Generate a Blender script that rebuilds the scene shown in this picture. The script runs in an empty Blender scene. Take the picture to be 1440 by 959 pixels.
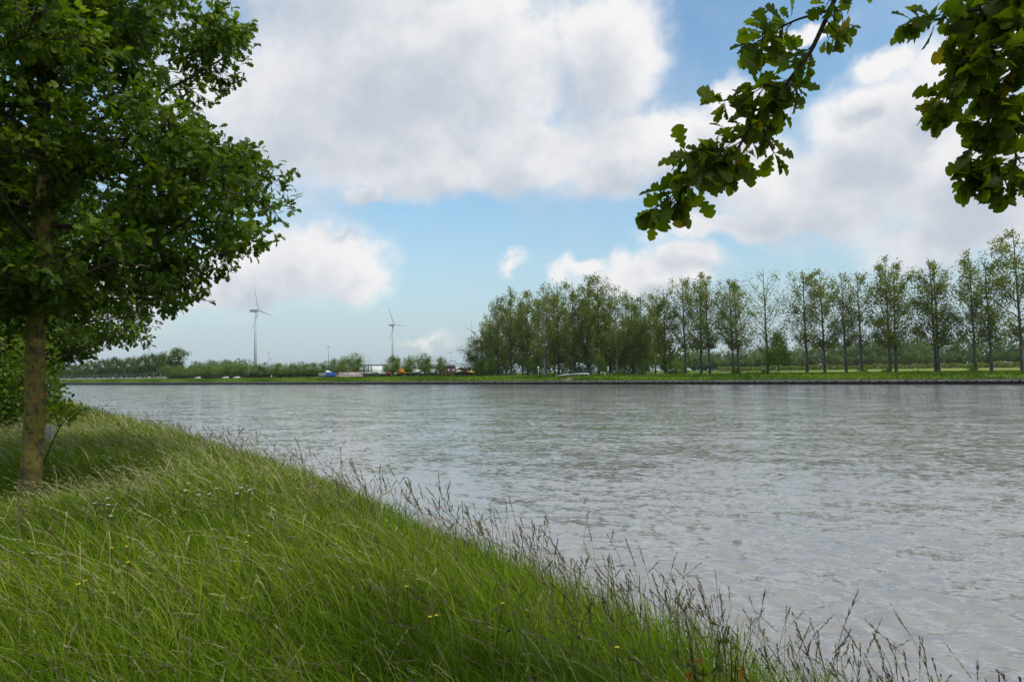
import bpy, math
import numpy as np
from mathutils import Matrix, Vector

C = bpy.context.scene
COL = C.collection
R = math.radians

# ------------------------------------------------------------------ camera
EYE = 4.0
FPX = 960.0                       # focal length in pixels of the 1440 px wide photograph
PITCH, ROLL = R(2.62), R(-0.8)
cam_d = bpy.data.cameras.new('camera'); cam = bpy.data.objects.new('camera', cam_d); COL.objects.link(cam)
cam_d.sensor_width = 36; cam_d.lens = 24; cam_d.clip_start = 0.05; cam_d.clip_end = 20000
MR = (Matrix.Rotation(math.pi/2 + PITCH, 3, 'X') @ Matrix.Rotation(ROLL, 3, 'Z'))
M4 = MR.to_4x4(); M4.translation = (0, 0, EYE); cam.matrix_world = M4
C.camera = cam
C.render.resolution_x = 1024; C.render.resolution_y = 681

MRn = np.array(MR)
def ray(px, py):
    d = MRn @ np.array([(px-720)/FPX, (479.5-py)/FPX, -1.0])
    return d/np.linalg.norm(d)
def at(px, py, Y):                # point on the view ray at distance Y ahead
    d = ray(px, py); return np.array([0, 0, EYE]) + d*(Y/d[1])
def on_z(px, py, z):
    d = ray(px, py); return np.array([0, 0, EYE]) + d*((z-EYE)/d[2])

# ------------------------------------------------------------------ view / exposure
C.view_settings.view_transform = 'Standard'; C.view_settings.look = 'None'
C.view_settings.exposure = 0.0; C.view_settings.gamma = 1.0
C.view_settings.use_curve_mapping = False
C.render.engine = 'CYCLES'
C.cycles.max_bounces = 4; C.cycles.diffuse_bounces = 2; C.cycles.glossy_bounces = 2
C.cycles.transmission_bounces = 4; C.cycles.volume_bounces = 0

# ------------------------------------------------------------------ sun + sky
SUN_EL, SUN_AZ = R(52), R(128)     # azimuth clockwise from +Y (view direction) towards +X
sd = Vector((math.sin(SUN_AZ)*math.cos(SUN_EL), math.cos(SUN_AZ)*math.cos(SUN_EL), math.sin(SUN_EL)))
sl = bpy.data.lights.new('sun', 'SUN'); sl.energy = 3.0; sl.angle = R(4.0); sl.color = (1.0, 0.95, 0.86)
so = bpy.data.objects.new('sun', sl); COL.objects.link(so)
so.rotation_euler = sd.to_track_quat('Z', 'Y').to_euler(); so.location = (0, 0, 60)

W = bpy.data.worlds.new('World'); C.world = W; W.use_nodes = True
wt = W.node_tree; wt.nodes.clear()
def azel(px, py):
    d = ray(px, py); return math.atan2(d[0], d[1]), math.asin(d[2])

class NT:
    """tiny node helper"""
    def __init__(s, nt): s.nt = nt
    def n(s, typ, **kw):
        nd = s.nt.nodes.new(typ)
        for k, v in kw.items(): setattr(nd, k, v)
        return nd
    def link(s, a, b): s.nt.links.new(a, b)
    def put(s, sock, v):
        if isinstance(v, bpy.types.NodeSocket): s.link(v, sock)
        elif v is not None: sock.default_value = v
    def m(s, op, a, b=None, c=None, clamp=False):
        nd = s.n('ShaderNodeMath', operation=op, use_clamp=clamp)
        s.put(nd.inputs[0], a)
        if b is not None: s.put(nd.inputs[1], b)
        if c is not None: s.put(nd.inputs[2], c)
        return nd.outputs[0]
    def v(s, op, a, b=None):
        nd = s.n('ShaderNodeVectorMath', operation=op)
        s.put(nd.inputs[0], a)
        if b is not None: s.put(nd.inputs[3 if op == 'SCALE' else 1], b)
        return nd.outputs['Value'] if op in ('LENGTH', 'DOT_PRODUCT') else nd.outputs[0]
    def noise(s, vec, scale, detail=4, rough=0.5, col=False, dist=0.0):
        nd = s.n('ShaderNodeTexNoise'); s.put(nd.inputs['Vector'], vec)
        nd.inputs['Scale'].default_value = scale; nd.inputs['Detail'].default_value = detail
        nd.inputs['Roughness'].default_value = rough; nd.inputs['Distortion'].default_value = dist
        return nd.outputs['Color' if col else 'Fac']
    def mix(s, f, a, b, blend='MIX'):
        nd = s.n('ShaderNodeMix', data_type='RGBA', blend_type=blend)
        s.put(nd.inputs[0], f); s.put(nd.inputs[6], a); s.put(nd.inputs[7], b)
        return nd.outputs[2]
    def rng(s, x, a, b, c=0.0, d=1.0, smooth=True):
        nd = s.n('ShaderNodeMapRange', interpolation_type='SMOOTHSTEP' if smooth else 'LINEAR')
        s.put(nd.inputs[0], x)
        for i, q in enumerate((a, b, c, d)): nd.inputs[i+1].default_value = q
        return nd.outputs[0]

# cloud density group in (azimuth, elevation) space
CL = [  # px, py, rx, ry in photo pixels
 (600, 90, 330, 150), (430, 160, 190, 130), (700, 220, 300, 70), (850, 70, 120, 95), (880, 215, 190, 60), (960, 190, 110, 55),
 (520, 240, 160, 55), (505, 285, 36, 17), (450, -60, 300, 120),
 (1180, 260, 270, 85), (1400, 240, 200, 110), (1040, 140, 80, 45), (1250, 180, 120, 70), (1330, 110, 90, 50), (1010, 215, 130, 55),
 (1060, 320, 170, 26), (1350, 330, 190, 40), (1245, 95, 46, 25), (1130, 40, 60, 14),
 (415, 375, 165, 62), (300, 395, 160, 58), (180, 400, 130, 60), (515, 384, 64, 44),
 (905, 388, 125, 34), (820, 375, 50, 20), (960, 375, 70, 28), (716, 371, 52, 22, .5),
 (600, 478, 120, 22, .68), (1500, 60, 120, 60),
]
g = bpy.data.node_groups.new('cloud_density', 'ShaderNodeTree')
g.interface.new_socket('P', in_out='INPUT', socket_type='NodeSocketVector')
g.interface.new_socket('D', in_out='OUTPUT', socket_type='NodeSocketFloat')
G = NT(g); gi = G.n('NodeGroupInput'); go = G.n('NodeGroupOutput')
P = gi.outputs[0]
w1 = G.v('SCALE', G.v('SUBTRACT', G.noise(P, 5.0, 3, .5, True), (.5, .5, .5)), 0.10)
w2 = G.v('SCALE', G.v('SUBTRACT', G.noise(P, 22.0, 3, .55, True), (.5, .5, .5)), 0.055)
Pw = G.v('MULTIPLY', G.v('ADD', G.v('ADD', P, w1), w2), (1, 1, 0))
blobs = []
for (px, py, rx, ry, *of) in CL:
    a, e = azel(px, py)
    blobs.append((a, e, rx/FPX*math.cos(a)**1.2, ry/FPX, of[0] if of else 0))
blobs += [(-1.5, .35, .5, .12), (1.45, .4, .6, .2), (2.6, .45, .7, .2), (-2.5, .4, .7, .22), (0.2, 1.0, 1.5, .32), (-2.6, 1.05, 1.0, .3), (2.4, 1.1, .9, .3),
          (-.9, .28, .3, .07), (1.2, .16, .5, .06), (-.1, .72, .5, .1)]
cur = None
for (a, e, ra, re_, *of) in blobs:
    q = G.v('LENGTH', G.v('MULTIPLY', G.v('SUBTRACT', Pw, (a, e, 0)), (1/ra, 1/re_, 0)))
    if of and of[0]: q = G.m('ADD', q, of[0])
    cur = q if cur is None else G.m('SMOOTH_MIN', cur, q, 0.25)
f1 = G.noise(P, 9.0, 6, .6)
dens = G.m('ADD', G.m('SUBTRACT', 1.02, cur), G.m('MULTIPLY', G.m('SUBTRACT', f1, .5), 1.35))
G.link(dens, go.inputs[0])

T = NT(wt)
tc = T.n('ShaderNodeTexCoord'); D = tc.outputs['Generated']
sep = T.n('ShaderNodeSeparateXYZ'); T.link(D, sep.inputs[0])
az = T.m('ARCTAN2', sep.outputs[0], sep.outputs[1]); el = T.m('ARCSINE', sep.outputs[2])
cmb = T.n('ShaderNodeCombineXYZ'); T.link(az, cmb.inputs[0]); T.link(el, cmb.inputs[1]); PV = cmb.outputs[0]
def dens_at(vec):
    nd = T.n('ShaderNodeGroup'); nd.node_tree = g; T.link(vec, nd.inputs[0]); return nd.outputs[0]
d0 = dens_at(PV); d1 = dens_at(T.v('ADD', PV, (0.030, 0.055, 0)))
sky = T.n('ShaderNodeTexSky', sky_type='NISHITA'); sky.sun_disc = False
sky.sun_elevation = SUN_EL; sky.sun_rotation = SUN_AZ
sky.air_density = 1.3; sky.dust_density = 1.6; sky.ozone_density = 2.5; sky.altitude = 0
SKYK = 0.10
skyc = T.mix(1.0, sky.outputs[0], (1.42, 1.72, 1.76, 1), 'MULTIPLY')
alpha = T.rng(d0, -0.12, 0.52)
# cloud light: thick cloud above a point darkens it
sh = T.rng(T.m('ADD', T.m('MULTIPLY', d1, .75), T.m('MULTIPLY', d0, .25)), 0.05, 1.0)
fine = T.noise(PV, 26.0, 6, .6)
sh = T.m('ADD', sh, T.m('MULTIPLY', T.m('SUBTRACT', fine, .5), .38), clamp=True)
cloudc = T.mix(sh, (9.3, 9.2, 9.25, 1), (5.6, 6.1, 6.9, 1))
col = T.mix(alpha, skyc, cloudc)
# thin veil
veil = T.m('MULTIPLY', T.rng(T.noise(PV, 3.0, 5, .6), .36, .68), .55)
veil = T.m('MAXIMUM', veil, T.rng(el, 0.30, -0.02, 0, .80))
col = T.mix(T.m('MULTIPLY', veil, T.m('SUBTRACT', 1.0, alpha)), col, (5.3, 6.4, 7.5, 1))
bg = T.n('ShaderNodeBackground'); T.link(col, bg.inputs[0]); bg.inputs[1].default_value = SKYK
wo = T.n('ShaderNodeOutputWorld'); T.link(bg.outputs[0], wo.inputs[0])
W.cycles.sampling_method = 'MANUAL'; W.cycles.sample_map_resolution = 1024

# ------------------------------------------------------------------ helpers
rng = np.random.default_rng(7)
def tag(o, label=None, cat=None, group=None, kind=None):
    if label: o['label'] = label
    if cat: o['category'] = cat
    if group: o['group'] = group
    if kind: o['kind'] = kind
    return o
def thing(name, label, cat, loc=(0, 0, 0), rz=0, group=None):
    o = bpy.data.objects.new(name, None); COL.objects.link(o)
    o.location = [float(q) for q in loc]; o.rotation_euler = (0, 0, rz)
    return tag(o, label, cat, group)
def dup(root, loc=None, rz=0, sc=None, label=None, group=None):
    r = root.copy(); COL.objects.link(r)
    if loc is not None: r.location = [float(q) for q in loc]
    r.rotation_euler = (root.rotation_euler[0], root.rotation_euler[1], rz)
    if sc is not None: r.scale = sc
    if label: r['label'] = label
    if group: r['group'] = group
    for ch in list(root.children):
        c = ch.copy(); COL.objects.link(c); c.parent = r
        for g2 in list(ch.children):
            d = g2.copy(); COL.objects.link(d); d.parent = c
    return r

class MB:
    """mesh builder collecting numpy chunks"""
    def __init__(s): s.V = []; s.F = []; s.A = []; s.n = 0
    def add(s, V, F, a=None):
        V = np.asarray(V, float).reshape(-1, 3); F = np.asarray(F, int)
        s.V.append(V); s.F.append(F + s.n)
        s.A.append(np.zeros(len(V)) if a is None else np.broadcast_to(a, (len(V),)).astype(float))
        s.n += len(V)
    def box(s, x0, x1, y0, y1, z0, z1, a=None):
        V = [(x0,y0,z0),(x1,y0,z0),(x1,y1,z0),(x0,y1,z0),(x0,y0,z1),(x1,y0,z1),(x1,y1,z1),(x0,y1,z1)]
        F = [(3,2,1,0),(4,5,6,7),(0,1,5,4),(1,2,6,5),(2,3,7,6),(3,0,4,7)]
        s.add(V, F, a)
    def prism(s, pts, y0, y1, a=None):      # outline in x,z extruded along y (quads side, ngon caps)
        n = len(pts)
        V = [(p[0], y0, p[1]) for p in pts] + [(p[0], y1, p[1]) for p in pts]
        s.add(V, [(i, (i+1) % n, n+(i+1) % n, n+i) for i in range(n)], a)
        s.F.append(np.array([list(range(n))[::-1]]) + s.n-2*n); s.F.append(np.array([list(range(n, 2*n))]) + s.n-2*n)
    def tube(s, pts, rad, k=6, a=None, cap=False):
        pts = np.asarray(pts, float); n = len(pts); rad = np.broadcast_to(rad, (n,))
        d = np.gradient(pts, axis=0); d /= np.linalg.norm(d, axis=1)[:, None]+1e-9
        ref = np.array([0.31, 0.17, 0.93]) if abs(d[:, 2]).mean() < .7 else np.array([0.9, 0.3, 0.1])
        x = np.cross(d, ref); x /= np.linalg.norm(x, axis=1)[:, None]+1e-9; y = np.cross(d, x)
        th = np.arange(k)*2*math.pi/k
        V = pts[:, None]+rad[:, None, None]*(np.cos(th)[None, :, None]*x[:, None]+np.sin(th)[None, :, None]*y[:, None])
        i = np.arange(n-1)[:, None]*k; j = np.arange(k)[None]
        F = np.stack([i+j, i+(j+1) % k, i+k+(j+1) % k, i+k+j], -1).reshape(-1, 4)
        s.add(V.reshape(-1, 3), F, a)
        if cap:
            s.F.append(np.array([list(range(k))[::-1]]) + s.n-n*k); s.F.append(np.array([list(range((n-1)*k, n*k))]) + s.n-n*k)
    def build(s, name, mat, parent=None, smooth=False, loc=None):
        V = np.concatenate(s.V); A = np.concatenate(s.A)
        me = bpy.data.meshes.new(name)
        tot = np.concatenate([np.full(len(f), f.shape[1]) for f in s.F])
        loops = np.concatenate([f.ravel() for f in s.F])
        me.vertices.add(len(V)); me.vertices.foreach_set('co', V.astype(np.float32).ravel())
        me.loops.add(len(loops)); me.loops.foreach_set('vertex_index', loops.astype(np.int32))
        me.polygons.add(len(tot)); st = np.concatenate([[0], np.cumsum(tot)[:-1]])
        me.polygons.foreach_set('loop_start', st.astype(np.int32)); me.polygons.foreach_set('loop_total', tot.astype(np.int32))
        if smooth: me.polygons.foreach_set('use_smooth', np.ones(len(tot), bool))
        at_ = me.attributes.new('var', 'FLOAT', 'POINT'); at_.data.foreach_set('value', A.astype(np.float32))
        me.update(calc_edges=True); me.materials.append(mat)
        o = bpy.data.objects.new(name, me); COL.objects.link(o)
        if parent is not None: o.parent = parent
        if loc is not None: o.location = [float(q) for q in loc]
        return o

# ------------------------------------------------------------------ materials
def mat_base(name):
    m = bpy.data.materials.new(name); m.use_nodes = True; m.node_tree.nodes.clear()
    t = NT(m.node_tree); out = t.n('ShaderNodeOutputMaterial'); return m, t, out
def principled(t, out, col, rough=.7, spec=.3, metal=0, normal=None):
    p = t.n('ShaderNodeBsdfPrincipled'); t.put(p.inputs['Base Color'], col); t.put(p.inputs['Roughness'], rough)
    p.inputs['Specular IOR Level'].default_value = spec; p.inputs['Metallic'].default_value = metal
    if normal is not None: t.link(normal, p.inputs['Normal'])
    if out is not None: t.link(p.outputs[0], out.inputs[0])
    return p
def c4(c): return (c[0], c[1], c[2], 1)
def ramp(t, fac, stops):
    r = t.n('ShaderNodeValToRGB'); t.put(r.inputs[0], fac); e = r.color_ramp.elements
    while len(e) < len(stops): e.new(.5)
    for i, (p, c) in enumerate(stops): e[i].position = p; e[i].color = c4(c)
    return r.outputs[0]
def mat_leaf(name, stops, trans=.35, rough=.5, spec=.3, tcol=(1.25, 1.35, .5), patch=0.0, pscale=.4):
    m, t, out = mat_base(name)
    at_ = t.n('ShaderNodeAttribute'); at_.attribute_name = 'var'; f = at_.outputs['Fac']
    if patch:
        tcn = t.n('ShaderNodeNewGeometry')
        nz = t.noise(tcn.outputs['Position'], pscale, 3, .5)
        f = t.m('ADD', f, t.m('MULTIPLY', t.m('SUBTRACT', nz, .5), patch), clamp=True)
    c = ramp(t, f, stops)
    p = principled(t, None, c, rough, spec)
    tr = t.n('ShaderNodeBsdfTranslucent'); t.link(t.mix(1.0, c, c4(tcol), 'MULTIPLY'), tr.inputs[0])
    mx = t.n('ShaderNodeMixShader'); mx.inputs[0].default_value = trans
    t.link(p.outputs[0], mx.inputs[1]); t.link(tr.outputs[0], mx.inputs[2]); t.link(mx.outputs[0], out.inputs[0])
    return m
def mat_noise(name, a, b, scale=3, rough=.8, spec=.2, metal=0, bump=0, detail=5, bscale=None):
    m, t, out = mat_base(name)
    tcn = t.n('ShaderNodeTexCoord'); nz = t.noise(tcn.outputs['Object'], scale, detail, .6)
    nrm = None
    if bump:
        b_ = t.n('ShaderNodeBump'); b_.inputs['Strength'].default_value = bump; b_.inputs['Distance'].default_value = .02
        t.link(t.noise(tcn.outputs['Object'], bscale or scale*3, 5, .6), b_.inputs['Height']); nrm = b_.outputs[0]
    principled(t, out, t.mix(t.rng(nz, .3, .7), c4(a), c4(b)), rough, spec, metal, nrm)
    return m
MATC = {}
def paint(c, rough=.5, metal=0):
    k = (tuple(c), rough, metal)
    if k not in MATC:
        MATC[k] = mat_noise('paint', [q*.8 for q in c], c, 1.5, rough, .3, metal)
    return MATC[k]

m_grass = mat_leaf('grass_blades', [(0, (.060, .112, .006)), (.45, (.122, .208, .008)), (.8, (.235, .315, .014)), (.95, (.30, .30, .06)), (1, (.26, .24, .06))], .42, .6, .10, patch=.45, pscale=.55)
m_stalk = mat_leaf('grass_stalks', [(0, (.11, .075, .05)), (.5, (.19, .19, .07)), (1, (.42, .41, .20))], .25, .7, .2, tcol=(1.1, 1.1, .8))
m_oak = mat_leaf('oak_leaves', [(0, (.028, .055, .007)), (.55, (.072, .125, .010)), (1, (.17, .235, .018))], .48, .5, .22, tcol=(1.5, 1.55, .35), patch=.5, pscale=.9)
m_oaknear = mat_leaf('near_oak_leaves', [(0, (.045, .072, .010)), (.6, (.085, .125, .014)), (.93, (.18, .23, .02)), (1, (.26, .13, .03))], .75, .45, .25, tcol=(1.9, 1.9, .35))
m_poplar = mat_leaf('poplar_leaves', [(0, (.075, .10, .024)), (.5, (.175, .205, .03)), (1, (.29, .32, .06))], .45, .6, .2, patch=.8, pscale=.16)
m_park = mat_leaf('park_tree_leaves', [(0, (.055, .09, .016)), (.5, (.115, .18, .026)), (1, (.22, .29, .045))], .42, .6, .2, patch=.8, pscale=.16)
m_far = mat_leaf('far_wood_leaves', [(0, (.05, .08, .022)), (.5, (.09, .135, .03)), (1, (.15, .20, .042))], .35, .7, .1, patch=.9, pscale=.05)
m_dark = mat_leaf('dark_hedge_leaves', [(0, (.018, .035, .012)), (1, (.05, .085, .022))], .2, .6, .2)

def mat_bark(name, a, b, lich):
    m, t, out = mat_base(name)
    tcn = t.n('ShaderNodeTexCoord'); O = tcn.outputs['Object']
    st = t.v('MULTIPLY', O, (1, 1, .22))
    n1 = t.noise(st, 22, 6, .65); n2 = t.noise(O, 3.2, 5, .65); n3 = t.noise(O, 11, 6, .7)
    c = t.mix(t.rng(n1, .35, .65), c4(a), c4(b))
    c = t.mix(t.m('MULTIPLY', t.rng(n2, .34, .52), t.rng(n3, .36, .56)), c, c4(lich))
    bm_ = t.n('ShaderNodeBump'); bm_.inputs['Strength'].default_value = .9; bm_.inputs['Distance'].default_value = .03
    t.link(n1, bm_.inputs['Height'])
    principled(t, out, c, .9, .1, 0, bm_.outputs[0]); return m
m_bark = mat_bark('oak_bark', (.05, .038, .020), (.14, .11, .065), (.21, .165, .035))
m_twig = mat_noise('oak_twigs', (.035, .027, .018), (.07, .055, .038), 20, .9)
m_fbark = mat_noise('poplar_bark', (.05, .047, .038), (.11, .10, .08), .8, .9)
m_pbark = mat_noise('pale_bark', (.20, .19, .16), (.38, .36, .31), .8, .9)

# ------------------------------------------------------------------ far-bank frame
Q0 = np.array([0., 226.]); U = np.array([-1.26, 1.0]); U /= np.linalg.norm(U); N = np.array([-U[1]*-1, -U[0]])
N = np.array([U[1], -U[0]])        # away from the camera
def hor(px): return 524.0 - (px-720)*math.tan(-ROLL)
def FB(px, t, z=None):             # point on the line t metres behind the quay seen at photo column px
    d = ray(px, hor(px))[:2]; q = Q0 + N*t
    k = np.linalg.solve(np.array([[d[0], -U[0]], [d[1], -U[1]]]), q)
    p = d*k[0]
    return np.array([p[0], p[1], zf(t) if z is None else z])
def zf(t): 
    return float(np.interp(t, [0, 1, 4, 9, 20, 9000], [1.15, 1.25, 2.0, 2.6, 2.75, 2.75]))
def st(s, t, z=0): 
    p = Q0+U*s+N*t; return (p[0], p[1], z)
ANG = math.atan2(U[1], U[0])       # heading of the quay (points up-canal, to the left)
def dist(p): return math.hypot(p[0], p[1])

# ------------------------------------------------------------------ near bank
EDGE = np.array([(11, -14), (5.2, -5), (3.3, -1.2), (2.35, .8), (1.6, 2.2), (1.15, 3.1), (-.3, 5.8), (-2.25, 9), (-4.7, 12.6), (-8.1, 17.2), (-17, 28.5), (-31, 46), (-62, 84), (-130, 152), (-500, 446), (-2700, 2190)], float)
def edge_d(x, y):                  # signed distance, positive on the land side (left)
    x = np.asarray(x, float); y = np.asarray(y, float)
    best = np.full(x.shape, 1e9); sg = np.ones(x.shape)
    for (ax, ay), (bx, by) in zip(EDGE[:-1], EDGE[1:]):
        ex, ey = bx-ax, by-ay; L = ex*ex+ey*ey
        t_ = np.clip(((x-ax)*ex+(y-ay)*ey)/L, 0, 1)
        dx = x-(ax+t_*ex); dy = y-(ay+t_*ey); d = np.hypot(dx, dy)
        cr = ex*(y-ay)-ey*(x-ax)
        m = d < best; best = np.where(m, d, best); sg = np.where(m, np.sign(cr), sg)
    return best*sg
def zn(x, y):
    d = edge_d(x, y)
    base = np.interp(d, [-6, -4.6, -.6, .4, 3, 2000], [-1.0, -.45, 1.85, 2.27, 2.36, 2.45])
    return base + (.05*np.sin(x*1.3+.5)*np.cos(y*.9)+.03*np.sin(x*3.1+y*2.2))*np.clip(d+1, 0, 1)

m_soil = mat_noise('meadow_soil', (.022, .030, .010), (.04, .055, .014), 4, .95, .05, bump=.5)
def near_ground():
    rows = []
    # cross-sections perpendicular to the edge
    L = np.concatenate([[0], np.cumsum(np.hypot(*np.diff(EDGE, axis=0).T))])
    ss = np.concatenate([np.arange(0, 60, .35), np.arange(60, 200, 3), np.array([220, 300, 400, 700, 1500, 2500, L[-1]-1])])
    ds = np.concatenate([[-6, -4.6, -3, -1.5, -.6, 0], np.arange(.4, 14, .4), [16, 20, 30, 60, 150, 400, 900]])
    px_ = np.interp(ss, L, EDGE[:, 0]); py_ = np.interp(ss, L, EDGE[:, 1])
    k = np.ones(5)/5
    tx = np.gradient(px_); ty = np.gradient(py_); n_ = np.hypot(tx, ty); tx /= n_; ty /= n_
    for _ in range(8):
        tx[1:-1] = (tx[:-2]+tx[1:-1]+tx[2:])/3; ty[1:-1] = (ty[:-2]+ty[1:-1]+ty[2:])/3
    X = px_[:, None]-ty[:, None]*ds[None]; Y = py_[:, None]+tx[:, None]*ds[None]
    Z = zn(X, Y)
    Z = np.where(ds[None] < 0, np.interp(ds, [-6, -4.6, -.6, 0.4], [-1.0, -.45, 1.85, 2.27])[None], Z)
    a, b = X.shape
    V = np.stack([X, Y, Z], -1).reshape(-1, 3)
    i = np.arange(a-1)[:, None]*b; j = np.arange(b-1)[None]
    F = np.stack([i+j, i+j+b, i+j+b+1, i+j+1], -1).reshape(-1, 4)
    mb = MB(); mb.add(V, F[:, ::-1])
    tag(mb.build('bank_ground', m_soil, smooth=True), 'near grassy canal bank sloping down to the water', kind='structure')
near_ground()

# water
def mat_water():
    m, t, out = mat_base('canal_water')
    gp = t.n('ShaderNodeNewGeometry').outputs['Position']
    rot = t.n('ShaderNodeMapping'); rot.inputs['Rotation'].default_value = (0, 0, R(14)); t.link(gp, rot.inputs[0])
    v1 = t.v('MULTIPLY', rot.outputs[0], (.55, 1.15, 1))
    def sl(scale, det, k, dist, vec=v1):
        return t.v('SCALE', t.v('SUBTRACT', t.noise(vec, scale, det, .55, True, dist), (.5, .5, .5)), k)
    gust = t.rng(t.noise(t.v('MULTIPLY', rot.outputs[0], (.5, 1.6, 1)), .03, 4, .6), .3, .7, .7, 1.15)
    sv = t.v('ADD', sl(.5, 3, .38, .3), t.v('ADD', sl(4.6, 4, .95, .8), sl(15.0, 2, .5, 1.0)))
    sv = t.v('MULTIPLY', t.v('SCALE', sv, gust), (.75, 1.15, 0))
    nn = t.v('NORMALIZE', t.v('ADD', t.n('ShaderNodeNewGeometry').outputs['Normal'], sv))
    p = principled(t, out, (.25, .243, .228, 1), .04, 1.0, 0, nn); p.inputs['IOR'].default_value = 1.5
    return m
def water_mesh():
    r = np.random.default_rng(2)
    nr, nc = 950, 1350
    dy = np.linspace(1, 0, nr)**1.15*(4*683/2.0-7.5)+7.5            # rows evenly spread in view angle
    rr = 4*683/dy; th = np.linspace(R(-57), R(57), nc)
    X = rr[:, None]*np.sin(th)[None]; Y = rr[:, None]*np.cos(th)[None]; X = X.astype(np.float32); Y = Y.astype(np.float32)
    step = np.maximum(np.gradient(rr), rr*(th[1]-th[0]))[:, None]
    Z = np.zeros_like(X); gx = .75+.45*np.sin(X*.11+1.5*np.sin(Y*.07))*np.cos(Y*.09+.6*np.sin(X*.05))
    for k in range(64):
        lam = .16*(1.5/.16)**r.uniform(0, 1); a = R(-118)+r.normal()*R(34); kk = 2*math.pi/lam; ph = r.uniform(0, 6.28)
        sl_ = .048*(1 if lam < .9 else .75)
        wx = X+.12*lam*np.sin(Y*1.3/lam+k)+.5*np.sin(Y*.31+k*1.7)*.4; p_ = kk*(wx*math.cos(a)+Y*math.sin(a))+ph
        am = sl_/kk*np.clip((lam/step-2.2)/2.5, 0, 1)*(1+.8*np.sin(X*.9/lam*.35+k*2.1)*np.sin(Y*.8/lam*.35+k))
        Z += (am*(np.exp(1.1*(np.sin(p_)-1))*2.2-1.0)).astype(np.float32)
    Z *= gx
    V = np.stack([X, Y, Z], -1).reshape(-1, 3)
    i = np.arange(nr-1)[:, None]*nc; j = np.arange(nc-1)[None]
    F = np.stack([i+j, i+j+nc, i+j+nc+1, i+j+1], -1).reshape(-1, 4)
    mb = MB(); mb.add(V, F[:, ::-1])
    mb.add([(-3400, -800, -.22), (3400, -800, -.22), (3400, 3400, -.22), (-3400, 3400, -.22)], [(0, 1, 2, 3)])
    o = mb.build('water', mat_water(), smooth=True); print('water nz', o.data.polygons[1000].normal.z)
    tag(o, 'wide rippled grey canal water', kind='structure')
water_mesh()

# far ground
m_fgrass = mat_noise('far_bank_grass', (.05, .095, .012), (.10, .155, .02), .35, .95, .05, detail=8)
m_field = mat_noise('crop_field', (.13, .185, .035), (.22, .255, .06), .05, .95, .05, detail=8)
m_road = mat_noise('asphalt_road', (.09, .088, .085), (.14, .137, .13), .3, .9, .1)
ts = np.array([.45, 1, 2, 4, 6.5, 9, 14, 20, 40, 100, 300, 900, 1700, 2600.])
sa = np.array([-1500, -400, -200, -120, -60, 0, 60, 120, 200, 300, 400, 600, 900, 1400, 2300.])
V = [st(a, b, zf(b)) for a in sa for b in ts]; nb = len(ts)
F = [(i*nb+j, i*nb+j+1, (i+1)*nb+j+1, (i+1)*nb+j) for i in range(len(sa)-1) for j in range(nb-1)]
mb = MB(); mb.add(V, F); tag(mb.build('ground', m_fgrass), 'flat green land beyond the canal', kind='structure')
mb = MB(); mb.add([st(-700, 34, 2.80), st(-62, 34, 2.80), st(-40, 300, 2.80), st(-900, 300, 2.80)], [(0, 3, 2, 1)][::-1])
tag(mb.build('field', m_field), 'pale yellow-green field behind the poplars', kind='structure')
mb = MB(); mb.add([st(-1400, 17.2, 2.79), st(2200, 17.2, 2.79), st(2200, 21, 2.79), st(-1400, 21, 2.79)], [(0, 3, 2, 1)])
tag(mb.build('road', m_road), 'narrow service road along the far bank', kind='structure')
# side road rising to the yard near the willow
a = FB(905, 21.3); b = FB(936, 21.3); c_ = FB(922, 95); d_ = FB(912, 95)
mb = MB(); mb.add([(q[0], q[1], 2.80) for q in (a, b, c_, d_)], [(0, 1, 2, 3)])
tag(mb.build('side_road', m_road), 'pale side road leading away beside the willow', kind='structure')

# quay wall
quay = thing('quay_wall', 'long dark sheet-piled quay wall with grey capping along the far bank', 'quay wall')
m_pile = mat_noise('dark_piling', (.012, .012, .010), (.035, .032, .026), .8, .8)
m_cap = mat_noise('weathered_concrete', (.15, .145, .125), (.27, .26, .235), .7, .9)
mb = MB()
s0 = np.arange(-220, 700, .6); zig = np.where(np.arange(len(s0)) % 4 < 2, 0, .3)
Vb = [st(s_, z_, -.5) for s_, z_ in zip(s0, zig)] + [st(s_, z_, .62) for s_, z_ in zip(s0, zig)]
n_ = len(s0); mb.add(Vb, [(i, i+1, n_+i+1, n_+i) for i in range(n_-1)])
mb.build('sheet_piling', m_pile, quay)
mb = MB()
def stbox(mb, s0, s1, t0, t1, z0, z1):
    V = [st(s0,t0,z0),st(s1,t0,z0),st(s1,t1,z0),st(s0,t1,z0),st(s0,t0,z1),st(s1,t0,z1),st(s1,t1,z1),st(s0,t1,z1)]
    mb.add(V, [(3,2,1,0),(4,5,6,7),(0,1,5,4),(1,2,6,5),(2,3,7,6),(3,0,4,7)])
stbox(mb, -1500, 2300, -.12, .5, .60, 1.12)
mb.build('concrete_cap', m_cap, quay)
mb = MB()
rq = np.random.default_rng(8)
for s_ in np.arange(-215, 690, 1.9)+rq.uniform(-.3, .3, 477):
    if rq.uniform() < .8: stbox(mb, s_, s_+rq.uniform(.2, .45), -.2, -.125, .55, rq.uniform(.8, 1.0))
tag(mb.build('fender', m_pile, quay), kind='stuff')
mb = MB()
for s_ in np.arange(-215, 690, 2.6)+rq.uniform(-.4, .4, 349): stbox(mb, s_, s_+.16, .2, .36, 1.125, rq.uniform(1.2, 1.36))
tag(mb.build('post', m_pile, quay), kind='stuff')

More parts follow.
